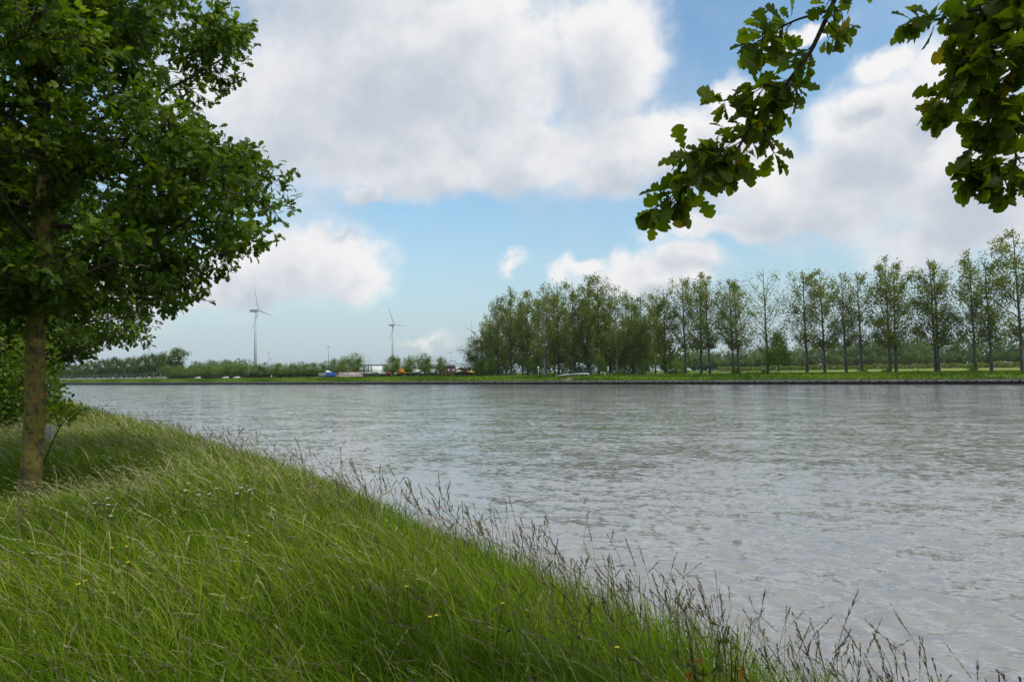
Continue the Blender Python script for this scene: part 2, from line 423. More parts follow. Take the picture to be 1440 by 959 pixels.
# ------------------------------------------------------------------ foliage tools
def unit(v): return v/(np.linalg.norm(v, axis=-1, keepdims=True)+1e-9)
def rand_dirs(n, r=rng): return unit(r.normal(size=(n, 3)))
def leaf_template(hi):
    if hi == 2: prof = [(0, .012), (.12, .02), (.22, .10), (.29, .125), (.35, .075), (.43, .19), (.50, .22), (.56, .13), (.65, .29), (.73, .32), (.79, .20), (.87, .25), (.95, .17), (1, .03)]
    elif hi == 1: prof = [(0, .012), (.2, .10), (.32, .07), (.46, .27), (.56, .12), (.70, .34), (.80, .17), (.9, .22), (1, .02)]
    else: prof = [(0, .02), (.35, .2), (.5, .14), (.75, .3), (1, .03)]
    V = []; F = []
    for (y, w) in prof:
        z = -.22*y*y
        V += [(-w, y, z+.28*w), (0, y, z), (w, y, z+.28*w)]
    for i in range(len(prof)-1):
        a = i*3; F += [(a, a+1, a+4, a+3), (a+1, a+2, a+5, a+4)]
    return np.array(V), np.array(F)
LT = {k: leaf_template(k) for k in (0, 1, 2)}
def put_leaves(mb, pos, fwd, nrm, size, hi, var):
    TV, TF = LT[hi]; n = len(pos)
    y = unit(fwd); x = unit(np.cross(y, nrm)); z = np.cross(x, y)
    sz = np.broadcast_to(size, (n,))[:, None, None]
    V = pos[:, None]+sz*(TV[None, :, 0:1]*x[:, None]+TV[None, :, 1:2]*y[:, None]+TV[None, :, 2:3]*z[:, None])
    F = TF[None]+(np.arange(n)*len(TV))[:, None, None]
    mb.add(V.reshape(-1, 3), F.reshape(-1, 4), np.repeat(var, len(TV)))
def put_cards(mb, pos, size, var, r=rng, upbias=.3, asp=.7):   # diamond leaf clusters for distant crowns
    n = len(pos); y = rand_dirs(n, r); nn = rand_dirs(n, r)+np.array([0, 0, upbias]); x = unit(np.cross(y, nn))
    s_ = np.broadcast_to(size, (n,))[:, None]
    k1 = r.uniform(.6, 1.2, (n, 1)); k2 = r.uniform(.4, 1., (n, 1))
    V = np.stack([pos-y*s_*.5, pos+x*s_*.5*asp*k1, pos+y*s_*.5*k2, pos-x*s_*.5*asp], 1)
    F = (np.arange(n)*4)[:, None]+np.arange(4)[None]
    mb.add(V.reshape(-1, 3), F, np.repeat(var, 4))

def bez(a, b, bend, n=6):
    a = np.asarray(a, float); b = np.asarray(b, float); t_ = np.linspace(0, 1, n)[:, None]
    return a+(b-a)*t_+np.asarray(bend)*4*t_*(1-t_)

# ------------------------------------------------------------------ oaks of the near row
def oak(label, x, y, H, prof, nclump, leaf, hi, seed, r0=.2, per=24, nleaf=6, clr=.48, lean=(0, 0), sub=None, keep=None, name='oak_tree'):
    r = np.random.default_rng(seed); z0 = float(zn(np.array(x), np.array(y)))-.08
    root = thing(name, label, 'tree', (x, y, z0), group='oaks along the near bank')
    T_ = MB()
    hs = np.array([0, .15, .5, 1.2, 2.5, 4, 6, H*.8, H*.97]); rad = r0*np.array([1.35, 1.15, 1.03, .97, .88, .76, .55, .22, .06])
    wx = np.array([0, 0, .01, .02, .02, .05, -.03, .06, .1]); wy = np.array([0, 0, 0, .02, -.03, .02, .05, -.05, 0])
    pts = np.stack([wx+lean[0]*hs, wy+lean[1]*hs, hs], 1)
    hh = np.linspace(0, hs[-1], 40); PT = np.stack([np.interp(hh, hs, pts[:, i]) for i in range(3)], 1)
    rr = np.interp(hh, hs, rad)
    T_.tube(PT, rr, 14)
    T_.build('trunk', m_bark, root, smooth=True)
    # limbs
    B_ = MB(); zs = [p[0] for p in prof]; rs = [p[1] for p in prof]
    def Rz(z): return np.interp(z, zs, rs, left=0, right=0)
    lim = []
    nl = 22
    for i in range(nl):
        zh = zs[0]+.35 + (H*.9-zs[0])*(i/nl)**.95; th = i*2.39996+r.uniform(-.3, .3)
        zt = zh+r.uniform(.6, 1.8); L = Rz(min(zt, H*.95))*.82
        if L < .3: continue
        base = np.array([np.interp(zh, hs, pts[:, 0]), np.interp(zh, hs, pts[:, 1]), zh])
        tip = np.array([lean[0]*zt+L*math.cos(th), lean[1]*zt+L*math.sin(th), zt])
        pl = bez(base, tip, (0, 0, -.25+r.uniform(-.1, .2)), 8)+r.normal(size=(8, 3))*.04*np.linspace(0, 1, 8)[:, None]
        pl[0] = base
        B_.tube(pl, np.linspace(r0*.33*(1-i/nl*.5), .012, 8), 6); lim.append(pl)
    # trunk axis as attachment too
    axis = PT[(hh > zs[0]-.2)]
    allp = np.concatenate([l[1:] for l in lim]+[axis])
    L_ = MB()
    cl = []
    for i in range(nclump*6):
        if len(cl) >= nclump: break
        z = r.uniform(zs[0], zs[-1]); Rm = Rz(z)
        th = r.uniform(0, 2*math.pi); bump = 1+.06*math.sin(3*th+seed+z*1.3)+.06*math.sin(7*th+z*2.6)
        q = r.uniform(0, 1)**(.58 if hi else .45)*(Rm*bump-.3)
        if q < 0: continue
        c = np.array([lean[0]*z+q*math.cos(th), lean[1]*z+q*math.sin(th), z])
        if keep is not None and not keep(c+np.array([x, y, z0])): continue
        if r.uniform() > (Rm/max(rs))**1.2+.15: continue
        cl.append(c)
    cl.sort(key=lambda c: min(np.linalg.norm(allp[::3]-c, axis=1)))
    for c in cl:
        d = np.linalg.norm(allp-c, axis=1)+np.where(allp[:, 2] > c[2]+.25, .35, 0)
        a = allp[np.argmin(d)]; allp = np.vstack([allp, c])
        B_.tube(bez(a, c, (0, 0, -.04), 4), np.linspace(.016, .007, 4), 4)
        n = per
        e = rand_dirs(n, r)*(r.uniform(.25, 1, (n, 1))**.5)*clr*np.array([1, 1, .62])
        ends = c+e
        for q in ends[::2 if hi else 3]: B_.tube(bez(c, q, (0, 0, -.02), 3), [.006, .004, .002], 3)
        m_ = n*nleaf
        E = np.repeat(ends, nleaf, 0); ed = unit(np.repeat(e, nleaf, 0)+.02)
        fw = unit(ed*.6+rand_dirs(m_, r)*.95+np.array([0, 0, -.15]))
        nm = unit(np.array([0, 0, .9])+rand_dirs(m_, r)*.75)
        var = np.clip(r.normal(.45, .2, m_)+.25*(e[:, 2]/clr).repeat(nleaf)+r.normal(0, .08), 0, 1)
        pos = E-ed*r.uniform(0, .11, (m_, 1))+r.normal(size=(m_, 3))*.025
        put_leaves(L_, pos, fw, nm, leaf*r.uniform(.7, 1.2, m_), hi, var)
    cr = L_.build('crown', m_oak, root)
    B_.build('branches', m_twig, cr)
    return root
tA = on_z(42, 703, 2.36)
profA = [(2.75, 1.2), (3.1, 2.8), (3.6, 3.4), (4.5, 4.0), (5.3, 3.9), (6.1, 3.65), (7.3, 2.9), (8.4, 2.0), (9.3, 1.2), (10, .3)]
oak('young oak with lichen-covered trunk standing in the grass at the left edge of the photo', tA[0], tA[1], 9.6, [(a_*.93, b_*.93) for a_, b_ in profA], 350, .130, 1, 11, .126, lean=(.012, 0))
pB = at(50, 533, 21.8)
profB = [(2.0, .5), (2.3, 1.6), (2.7, 3.0), (3.4, 3.9), (5, 4.3), (6.5, 4.0), (8, 3.2), (9.5, 1.2)]
oak('second oak in the near row, its low crown showing right of the lichen-covered trunk', pB[0], pB[1], 10, profB, 260, .18, 1, 23, .2, per=20, nleaf=6, clr=.6)
pC = at(38, 533, 34)
oak('third oak in the near row, mostly hidden behind the second, low over the bank', pC[0], pC[1], 10, [(a_+.2, b_*.8) for a_, b_ in profB], 110, .24, 0, 31, .2, per=16, nleaf=6, clr=.8)
pD = at(22, 533, 50)
oak('farthest oak of the near row, a dark crown at the left edge above the water', pD[0], pD[1], 11, [(a_+.3, b_*.8) for a_, b_ in profB], 100, .30, 0, 37, .2, per=14, nleaf=6, clr=.95)
# tree over the camera
ox, oy = 3.1, -2.2
profO = [(4.3, 1.6), (5, 3.2), (6, 4.2), (7.2, 4.3), (8.4, 3.2), (9.6, 1.4)]
def keepO(p):
    if p[1] < .2: return True
    return (p[2]-EYE) > .75*p[1]+.9
over = oak('oak overhead whose leafy branches hang into the top right of the photo', ox, oy, 10, profO, 115, .16, 0, 43, .2, per=14, nleaf=6, clr=.6, keep=keepO)

def hanging(paths, seed, dens, spread, size):
    """near branches given as photo columns/rows with distances; returns leaves + twigs meshes"""
    r = np.random.default_rng(seed); L_ = MB(); B_ = MB()
    for (pl, rad0, sub, ln) in paths:
        P_ = np.array([at(*q) for q in pl]); n = len(P_)
        tt = np.linspace(0, n-1, n*6); PP = np.stack([np.interp(tt, np.arange(n), P_[:, i]) for i in range(3)], 1)
        for _ in range(3): PP[1:-1] = (PP[:-2]+PP[1:-1]*2+PP[2:])/4
        B_.tube(PP, np.linspace(rad0, .002, len(PP)), 7)
        L = np.linalg.norm(np.diff(PP, axis=0), axis=1).sum()
        for k in range(int(sub*L)):
            i = r.integers(1, len(PP)-1); a = PP[i]; d = unit(PP[min(i+1, len(PP)-1)]-PP[i-1])
            w = unit(d*.9+rand_dirs(1, r)[0]*.9+np.array([0, 0, -.15])); l = r.uniform(.3, 1)*ln
            b = a+w*l; tw = bez(a, b, r.normal(size=3)*.012, 5); B_.tube(tw, np.linspace(.003, .0012, 5), 4)
            m_ = int(dens); f = r.uniform(.25, 1, m_)[:, None]; pos = a+(b-a)*f
            fw = unit(w*.9+rand_dirs(m_, r)*1.0+np.array([0, 0, -.15])); nm = unit(np.array([0, -.25, .75])+rand_dirs(m_, r)*.8)
            put_leaves(L_, pos+fw*.01, fw, nm, size*r.uniform(.45, 1.3, m_), 2, np.clip(r.normal(.5, .25, m_), 0, .97))
        m_ = 6; b = PP[-1]; w = unit(PP[-1]-PP[-4])
        fw = unit(w+rand_dirs(m_, r)*.9); nm = unit(np.array([0, -.3, .8])+rand_dirs(m_, r)*.7)
        put_leaves(L_, np.repeat(b[None], m_, 0), fw, nm, size*r.uniform(.8, 1.2, m_), 2, r.uniform(.3, .9, m_))
    return L_, B_
leftp = [([(1330, -330, 2.0), (1230, -130, 2.3), (1178, -10, 2.4), (1140, 75, 2.4), (1100, 125, 2.42), (1062, 165, 2.42), (1035, 215, 2.42), (1000, 240, 2.4), (965, 260, 2.4), (924, 292, 2.4)], .011, 40, .095),
         ([(1165, 15, 2.4), (1120, 28, 2.45), (1085, 45, 2.5), (1062, 62, 2.5)], .005, 34, .07),
         ([(1100, 125, 2.4), (1070, 118, 2.4), (1040, 130, 2.42), (1020, 142, 2.42)], .004, 22, .08),
         ([(1062, 165, 2.42), (1078, 195, 2.4), (1088, 215, 2.4)], .004, 20, .06),
         ([(1030, 218, 2.42), (990, 205, 2.4), (975, 220, 2.4)], .004, 22, .07)]
rightp = [([(1500, -330, 2.0), (1460, -120, 2.3), (1400, 0, 2.4), (1360, 60, 2.4), (1340, 110, 2.4), (1330, 145, 2.4)], .011, 34, .12),
          ([(1475, -60, 2.3), (1450, 60, 2.4), (1420, 110, 2.4), (1395, 150, 2.42), (1388, 172, 2.42)], .009, 40, .14),
          ([(1450, -40, 2.3), (1400, 10, 2.35), (1340, 20, 2.4), (1315, 30, 2.4)], .007, 36, .12),
          ([(1480, 60, 2.4), (1440, 140, 2.4), (1425, 180, 2.4), (1430, 235, 2.4), (1410, 250, 2.4)], .006, 34, .09),
          ([(1500, 20, 2.35), (1460, 80, 2.3), (1420, 60, 2.3), (1390, 90, 2.3)], .006, 44, .14),
          ([(1395, 160, 2.4), (1385, 185, 2.4), (1375, 210, 2.4), (1365, 222, 2.4)], .003, 16, .06),
          ([(1520, 200, 2.4), (1470, 215, 2.4), (1425, 225, 2.4), (1380, 255, 2.4)], .004, 18, .06)]
ovx = Vector(over.location)
for nm_, pth, sd_, de, sz in (('hanging_branch', leftp, 5, 6, .084), ('hanging_branch', rightp, 6, 6, .088)):
    for ip, one in enumerate(pth):
        L_, B_ = hanging([one], sd_+ip*10, de, .1, sz)
        if ip == 0:      # join the near limb to the trunk
            a0 = np.array(at(*one[0][0])); tr = np.array([ox, oy, 2.35+4.4])
            B_.tube(bez(tr, a0, (0, 0, .35), 10), np.linspace(.05, .012, 10), 7)
        o = L_.build(nm_, m_oaknear, over, loc=-ovx)
        B_.build('twigs', m_twig, o)

# generic distant tree -----------------------------------------------------------------
def far_tree(name, label, H, crown_lo, Rmax, shape, ncard, card, mat, bark, seed, r0=.3, lean=0., holes=.35, nl=34, asc=.9, group=None, twigs=True, var0=.5):
    """shape(f) -> relative radius for f in 0..1 from crown base to tip"""
    r = np.random.default_rng(seed)
    root = thing(name, label, 'tree', group=group)
    hs = np.linspace(0, H*.97, 12); cx = np.interp(hs, [0, H], [0, lean*H])+r.normal(0, .10, 12).cumsum()*.35; cy = r.normal(0, .10, 12).cumsum()*.35
    cx -= cx[0]; cy -= cy[0]
    T_ = MB(); T_.tube(np.stack([cx, cy, hs], 1), np.interp(hs/H, [0, .04, .5, 1], [r0*1.25, r0, r0*.6, .04]), 7)
    tr = T_.build('trunk', bark, root, smooth=True)
    B_ = MB(); tips = []
    for i in range(nl):
        f = (i+r.uniform(0, .8))/nl; zt = crown_lo*H+(H*.985-crown_lo*H)*f
        L = Rmax*shape(f)*r.uniform(.55, 1.1); zh = max(crown_lo*H*.75, zt-L*asc*r.uniform(.8, 1.4)-.5); th = i*2.39996+r.uniform(-.5, .5)
        a = np.array([np.interp(zh, hs, cx), np.interp(zh, hs, cy), zh])
        b = np.array([np.interp(zt, hs, cx)+L*math.cos(th), np.interp(zt, hs, cy)+L*math.sin(th), zt])
        pl = bez(a, b, (0, 0, -.12*L), 5); B_.tube(pl, np.linspace(r0*.28, .025, 5), 4)
        tips.append((pl, L))
        if twigs:
            for _ in range(3):
                q = pl[r.integers(2, 5)]; B_.tube(np.stack([q, q+unit(r.normal(size=3)+np.array([0, 0, .9]))*L*.35]), [.03, .015], 3)
    L_ = MB(); P_ = []
    w = np.array([max(t_[1], .4) for t_ in tips]); w /= w.sum()
    nclump = int(nl*3.2)
    ci = r.choice(len(tips), nclump, p=w)
    per = r.dirichlet(np.ones(nclump)*2.2)*ncard
    for k, ti in enumerate(ci):
        pl, L = tips[ti]; f = r.uniform(.3, 1.05); base = pl[0]+(pl[-1]-pl[0])*f if f > 1 else np.array([np.interp(f*4, range(5), pl[:, j]) for j in range(3)])
        n = int(per[k])+3; s_ = (.20*L+.55)*r.uniform(.6, 1.25)*np.array([1, 1, 1.15])
        q = base+r.normal(size=(n, 3))*s_*.62; v = np.clip(var0+r.normal(0, .13)+r.normal(0, .13, n)+.16*(q[:, 2]-base[2])/s_[2], 0, 1)
        P_.append((q, v))
    q = np.concatenate([a[0] for a in P_]); v = np.concatenate([a[1] for a in P_])
    ok = q[:, 2] > crown_lo*H*.85; q = q[ok]; v = v[ok]
    put_cards(L_, q, card*r.uniform(.6, 1.3, len(q)), v, r)
    cr = L_.build('crown', mat, root)
    B_.build('limbs', bark, cr)
    return root
def shp_poplar(f): return (np.interp(f, [0, .12, .35, .6, .85, 1], [.5, .75, .95, 1, .75, .22]))
def shp_round(f): return math.sqrt(max(0, 1-(2*f-.95)**2))*.98+.05
def shp_tall(f): return np.interp(f, [0, .15, .4, .7, .9, 1], [.7, .95, 1, .98, .78, .35])

STORE = []
def place(proto, px, t, ytop, H, label, group, rz, used):
    p = FB(px, t); Dp = dist(p); Dd = p[1]
    base_y = hor(px)+(EYE-p[2])*FPX/Dd
    h = (base_y-ytop)*Dd/FPX
    k = h/H
    if used: 
        o = dup(proto, p, rz, (k*.98, k*.98, k), label, group)
    else:
        o = proto; o.location = [float(q) for q in p]; o.rotation_euler = (0, 0, rz); o.scale = (k*.98, k*.98, k); o['label'] = label; o['group'] = group
    return o
# poplar variants (unit height 28 m)
PV_ = [dict(lo=.27, R=6.0, n=4700, card=.47, s=1, lean=-.03), dict(lo=.3, R=5.6, n=4000, card=.46, s=2, lean=-.02), dict(lo=.27, R=6.4, n=6200, card=.48, s=3, lean=-.01),
       dict(lo=.25, R=7.6, n=3200, card=.40, s=4, lean=-.02), dict(lo=.3, R=5.0, n=3600, card=.45, s=5, lean=-.04)]
pops = [far_tree('poplar_tree', 'x', 28, v['lo'], v['R'], shp_poplar, v['n'], v['card'], m_poplar, m_fbark, 100+v['s'], .34, v['lean'], group='x') for v in PV_]
PR = [ # px, top y, variant, label
 (964, 384, 1, 'slender poplar at the left end of the loose far-bank row, next to the dense grove'),
 (986, 379, 2, 'leafy leaning poplar, second of the loose far-bank row from the grove'),
 (998, 386, 4, 'thin straight poplar close beside the leaning one, third from the grove'),
 (1031, 387, 1, 'left trunk of the close pair of poplars left of the sparse open-crowned one'),
 (1039, 392, 0, 'right crooked trunk of the close pair of poplars, shrub sprouts at its foot'),
 (1080, 374, 3, 'sparse open-crowned poplar with bare twigs at the top, small tree at its right foot'),
 (1135, 375, 1, 'poplar with a bare left side, directly right of the sparse open-crowned one'),
 (1160, 374, 2, 'full dark-crowned poplar, second to the right of the sparse open-crowned one'),
 (1190, 379, 4, 'very thin poplar right of the full dark-crowned one'),
 (1212, 376, 1, 'thin poplar with a green shrub at its foot in the far-bank row'),
 (1252, 361, 0, 'left trunk of the paired poplars with one shared broad crown, mid right'),
 (1260, 366, 2, 'right trunk of the paired poplars with one shared broad crown, mid right'),
 (1316, 360, 4, 'left one of two poplar trunks that touch at the base near the right edge'),
 (1320, 362, 2, 'right one of two poplar trunks that touch at the base near the right edge'),
 (1372, 352, 0, 'poplar with a shrub at its foot, third trunk from the right edge'),
 (1394, 360, 1, 'narrow leaning poplar, second trunk from the right edge'),
 (1438, 316, 2, 'tallest poplar, cut by the right edge of the photo')]
used = set(); rp = np.random.default_rng(3)
for px, yt, v, lab in PR:
    place(pops[v], px, 13.5 + rp.uniform(-.8, .8), yt, 28, lab, 'poplars in the loose row on the far bank', rp.uniform(-.6, .6) if v != 2 else rp.uniform(0, 6), v in used); used.add(v)

# grove (dense)
GV = [far_tree('grove_tree', 'x', 28, .15, 4.9, shp_tall, 6600, .52, m_poplar, m_fbark, 200+i, .34, 0, nl=48, group='x', twigs=False, var0=.45) for i in range(4)]
GP = [far_tree('grove_tree', 'x', 28, .20, 4.4, shp_tall, 4600, .50, m_poplar, m_pbark, 220, .30, .01, nl=44, group='x', twigs=False)]
GR = [ # px, t, top, variant, label
 (671, 22, 470, 1, 'lowest bushy tree at the very left end of the grove, covering the farthest turbine foot'),
 (684, 22, 452, 0, 'low outermost grove tree at the left end, its branches reaching towards the yard'),
 (700, 18, 412, 1, 'leftmost tall tree of the dense grove on the far bank'),
 (719, 14, 404, 2, 'grove tree with a grey trunk, second tall one from the left end'),
 (742, 20, 408, 3, 'grove tree between the grey trunk and the white trunk'),
 (766, 14, 396, 'p', 'grove tree with a whitish trunk, left of the white handrail'),
 (786, 22, 392, 0, 'grove tree behind the left end of the white handrail'),
 (807, 15, 391, 1, 'dark-trunked tall grove tree directly behind the white handrail'),
 (829, 20, 388, 2, 'grove tree with the yellowish top, right of the white handrail'),
 (842, 14, 386, 3, 'tallest grove tree, a stout grey trunk right of the white handrail'),
 (868, 15, 396, 'p', 'grove tree with a pale leaning trunk in front of the willow'),
 (890, 24, 408, 1, 'grove tree rising behind the weeping willow'),
 (903, 15, 412, 2, 'dark-trunked grove tree at the right side of the willow'),
 (922, 26, 414, 3, 'grove tree behind the side road'),
 (936, 14, 402, 0, 'thin-crowned tree closing the right end of the grove')]
used = set()
for px, t, yt, v, lab in GR:
    pr = GP[0] if v == 'p' else GV[v]
    o = place(pr, px, t, yt, 28, lab, 'tall trees of the dense grove', rp.uniform(0, 6), v in used); used.add(v)
    if px == 671: o.scale = (o.scale[0]*2.1, o.scale[1]*2.1, o.scale[2])
# grove backing trees (further back, thicken it)
GB = [(690, 45, 440), (712, 50, 430), (735, 48, 425), (757, 55, 420), (780, 50, 425), (802, 46, 430), (826, 52, 420), (852, 48, 425), (878, 50, 435), (900, 60, 440)]
for i, (px, t, yt) in enumerate(GB):
    place(GV[i % 4], px, t, yt, 28, 'tree in the second rank of the dense grove, %s from the left' % ['first', 'second', 'third', 'fourth', 'fifth', 'sixth', 'seventh', 'eighth', 'ninth', 'tenth'][i], 'second rank of the grove', rp.uniform(0, 6), True)
# willow
def willow(label, px, t, H, Rw, seed):
    r = np.random.default_rng(seed); root = thing('willow_tree', label, 'tree', FB(px, t))
    T_ = MB(); T_.tube([(0, 0, 0), (.1, 0, 2), (.2, .1, 4.5), (.1, .1, 8)], [.5, .42, .35, .15], 8); T_.build('trunk', m_fbark, root, smooth=True)
    L_ = MB(); B_ = MB()
    for k in range(150):
        th = r.uniform(0, 6.283); q = r.uniform(.1, 1)**.6; x0 = Rw*q*math.cos(th); y0 = Rw*q*math.sin(th)
        zt = H*(1-.38*q*q)*r.uniform(.9, 1.02); zb = zt-r.uniform(.3, .75)*H*(.4+.55*q); zb = max(zb, 1.2)
        n = int((zt-zb)*11); z = r.uniform(zb, zt, n)
        p = np.stack([x0+r.normal(0, .32, n), y0+r.normal(0, .32, n), z], 1)
        y = unit(np.array([0, 0, -1])+r.normal(size=(n, 3))*.25); x = unit(np.cross(y, r.normal(size=(n, 3))))
        s_ = r.uniform(.35, .8, (n, 1))
        V = np.stack([p-y*s_*.5, p+x*s_*.18, p+y*s_*.5, p-x*s_*.18], 1)
        L_.add(V.reshape(-1, 3), (np.arange(n)*4)[:, None]+np.arange(4)[None], np.repeat(np.clip(r.normal(.55, .13, n)+r.normal(0, .12), 0, 1), 4))
        if k % 6 == 0: B_.tube(bez((.1, .1, 4.5+r.uniform(0, 3)), (x0*.8, y0*.8, zt-.4), (0, 0, .8), 5), np.linspace(.14, .03, 5), 4)
    cr = L_.build('crown', m_park, root); B_.build('limbs', m_fbark, cr)
willow('broad weeping willow with drooping bright foliage at the right part of the grove', 893, 21, 16.5, 6.2, 51)
willow('smaller weeping willow left of the broad one, behind the pale leaning trunk', 858, 27, 14.5, 4.6, 52)

# rows of young round trees
YV = [far_tree('young_tree', 'x', 9, .24, 3.5, shp_round, 3600, .42, m_park, m_fbark, 300+i, .15, 0, nl=26, group='x', twigs=False, var0=.55, asc=.6) for i in range(3)]
ORD = ['first', 'second', 'third', 'fourth', 'fifth', 'sixth', 'seventh', 'eighth', 'ninth', 'tenth', 'eleventh', 'twelfth', 'thirteenth', 'fourteenth', 'fifteenth', 'sixteenth', 'seventeenth', 'eighteenth', 'nineteenth', 'twentieth']
YR = []
for i, px in enumerate([238, 252, 267, 281, 295, 309, 323, 337, 352, 372, 391, 408, 425, 441]):
    YR.append((px, 21.5 if px < 340 else 24, np.interp(px, [230, 360, 440], [516, 510, 508])+rp.uniform(-1.5, 1.5), i % 3, '%s of the low round-crowned trees in the left hedge-like row, counted from the left' % ORD[i], 1.55))
YR += [(458, 30, 509, 0, 'thin-topped young tree above the blue container', 1.0), (470, 34, 503, 1, 'young tree just right of the lamp mast, behind the blue container', 1.), (484, 30, 500, 2, 'pointed young tree left of the largest one by the white hall', .9),
       (501, 26, 498.5, 0, 'full young tree directly left of the white hall', 1.12), (553, 26, 499, 1, 'round young tree directly right of the white hall, below the second turbine', 1.15), (576, 26, 498.5, 2, 'young tree between the orange truck and the white van', .95),
       (598, 26, 498.5, 0, 'darker round young tree right of the white van', 1.12), (620, 27, 500.5, 1, 'smallest open young tree left of the steel gantry', .8)]
used = set()
for px, t, yt, v, lab, wd in YR:
    o = place(YV[v], px, t, yt, 9, lab, 'young round trees along the far bank', rp.uniform(0, 6), v in used); used.add(v)
    o.scale = (o.scale[0]*wd, o.scale[1]*wd, o.scale[2])
# tall receding row at far left and its big end tree
TV_ = [far_tree('roadside_tree', 'x', 20, .3, 3.6, shp_tall, 3000, .8, m_far, m_pbark, 330+i, .3, 0, nl=26, group='x', twigs=False) for i in range(2)]
tl = [82, 90, 98, 106, 114, 122, 130, 138, 146, 154, 162, 170, 179, 188, 197, 206, 216, 226]
used = set()
for i, px in enumerate(tl):
    o = place(TV_[i % 2], px, 20, np.interp(px, [80, 150, 228], [514, 504, 495])+rp.uniform(-2, 2), 20, '%s from the left in the tall hazy tree row at the far left bank' % ORD[i], 'tall tree row at the far left', rp.uniform(0, 6), i % 2 in used); used.add(i % 2)
o = place(TV_[0], 249, 40, 488, 20, 'tallest spreading tree at the right end of the hazy left tree row', None or 'tall tree row at the far left', 1., True); o.scale = (o.scale[0]*1.5, o.scale[1]*1.5, o.scale[2])
o = place(TV_[1], 232, 45, 494, 20, 'broad tree left beside the tallest one of the hazy left row', 'tall tree row at the far left', 2., True); o.scale = (o.scale[0]*1.3, o.scale[1]*1.3, o.scale[2])
# small single trees
o = place(YV[1], 1095, 11, 462, 9, 'small layered tree at the right foot of the sparse open-crowned poplar', 'young trees in front of the poplar row', 1.4, True); o.scale = (o.scale[0]*.75, o.scale[1]*.75, o.scale[2])
for px, yt, wd, lab in ((691, 500, .9, 'small bright tree with a bare stem at the left end of the grove'), (936, 497, .8, 'small slim tree right of the side road'), (908, 503, .7, 'small slim tree left of the side road'), (848, 500, .8, 'small bright tree between the grey trunk and the pale trunk of the grove'), (750, 497, .9, 'small bright tree in front of the grove left of the white trunk')):
    o = place(YV[2], px, 11.5, yt, 9, lab, 'small trees at the foot of the grove', rp.uniform(0, 6), True); o.scale = (o.scale[0]*wd, o.scale[1]*wd, o.scale[2])

# shrubs, hedges, woods -------------------------------------------------------------------
def card_mass(mb, c, rad, n, card, r, v0=.5):
    d = rand_dirs(n, r); d[:, 2] = np.abs(d[:, 2])
    q = np.asarray(c)+d*(r.uniform(.2, 1, (n, 1))**.4)*np.asarray(rad)*(1+.15*np.sin(d[:, :1]*9))
    put_cards(mb, q, card*r.uniform(.6, 1.3, n), np.clip(r.normal(v0, .15, n)+.25*d[:, 2]-.1, 0, 1), r)
def shrub(label, p, rad, n, card, mat, seed, name='shrub', group=None):
    r = np.random.default_rng(seed); root = thing(name, label, 'shrub', p, group=group); L_ = MB(); B_ = MB()
    for k in range(6):
        th = r.uniform(0, 6.28); c = np.array([math.cos(th)*rad[0]*.45, math.sin(th)*rad[1]*.45, 0])
        card_mass(L_, c, (rad[0]*.6, rad[1]*.6, rad[2]*r.uniform(.75, 1.05)), n//6, card, r)
        B_.tube([(0, 0, 0), c*.5+np.array([0, 0, rad[2]*.4]), c+np.array([0, 0, rad[2]*.75])], [.05, .035, .015], 5)
    L_.build('foliage', mat, root); B_.build('stems', m_twig, root); return root
shrub('small green shrub at the foot of a thin poplar in the far row', FB(1212, 12), (1.5, 1.3, 1.1), 700, .25, m_park, 1, group='shrubs at poplar feet')
shrub('sprouting shrub between the close pair of poplar trunks', FB(1036, 11.5), (2.0, 1.5, 1.9), 700, .3, m_park, 2, group='shrubs at poplar feet')
shrub('dark shrub left at the foot of the third poplar from the right edge', FB(1368, 12), (1.5, 1.3, 1.9), 700, .25, m_park, 3, group='shrubs at poplar feet')
shrub('low shrub left of the paired poplars with a shared crown', FB(1245, 14), (1.1, 1.1, 1.0), 400, .25, m_park, 4, group='shrubs at poplar feet')
shrub('low shrub left of the sparse open-crowned poplar foot', FB(1074, 14), (1.3, 1.1, 1.2), 400, .25, m_park, 5, group='shrubs at poplar feet')
shrub('round bush at the foot of the pale leaning trunk', FB(870, 12), (1.6, 1.5, 1.5), 500, .3, m_park, 6, group='shrubs in the grove')
shrub('round bush left of the side road junction', FB(902, 12), (1.7, 1.6, 1.7), 500, .3, m_park, 7, group='shrubs in the grove')
shrub('tall dark bush closing the left end of the grove near the yard', FB(676, 17), (4.2, 3.5, 8.5), 2600, .5, m_park, 8, group='shrubs in the grove')
shrub('bush at the right end of the grove below the thin-crowned tree', FB(950, 24), (4.0, 3, 5.0), 1600, .5, m_park, 9, group='shrubs in the grove')
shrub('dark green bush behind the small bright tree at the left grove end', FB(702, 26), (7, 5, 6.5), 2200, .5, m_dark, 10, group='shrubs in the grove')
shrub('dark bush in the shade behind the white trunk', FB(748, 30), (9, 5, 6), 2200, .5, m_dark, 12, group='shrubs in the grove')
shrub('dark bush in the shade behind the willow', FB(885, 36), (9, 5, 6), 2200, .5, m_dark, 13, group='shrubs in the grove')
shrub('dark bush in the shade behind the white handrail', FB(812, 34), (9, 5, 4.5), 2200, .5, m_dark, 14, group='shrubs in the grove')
pS = at(8, 560, 17.5); shrub('dark leafy bush at the left edge behind the lichen-covered trunk', (pS[0], pS[1], float(zn(pS[0], pS[1]))), (1.3, 1.6, 3.6), 5200, .13, m_oak, 15)
pS = at(2, 560, 24); shrub('large dark bush at the left edge under the second oak', (pS[0], pS[1], float(zn(pS[0], pS[1]))), (2.1, 2.2, 3.0), 5200, .17, m_oak, 16)

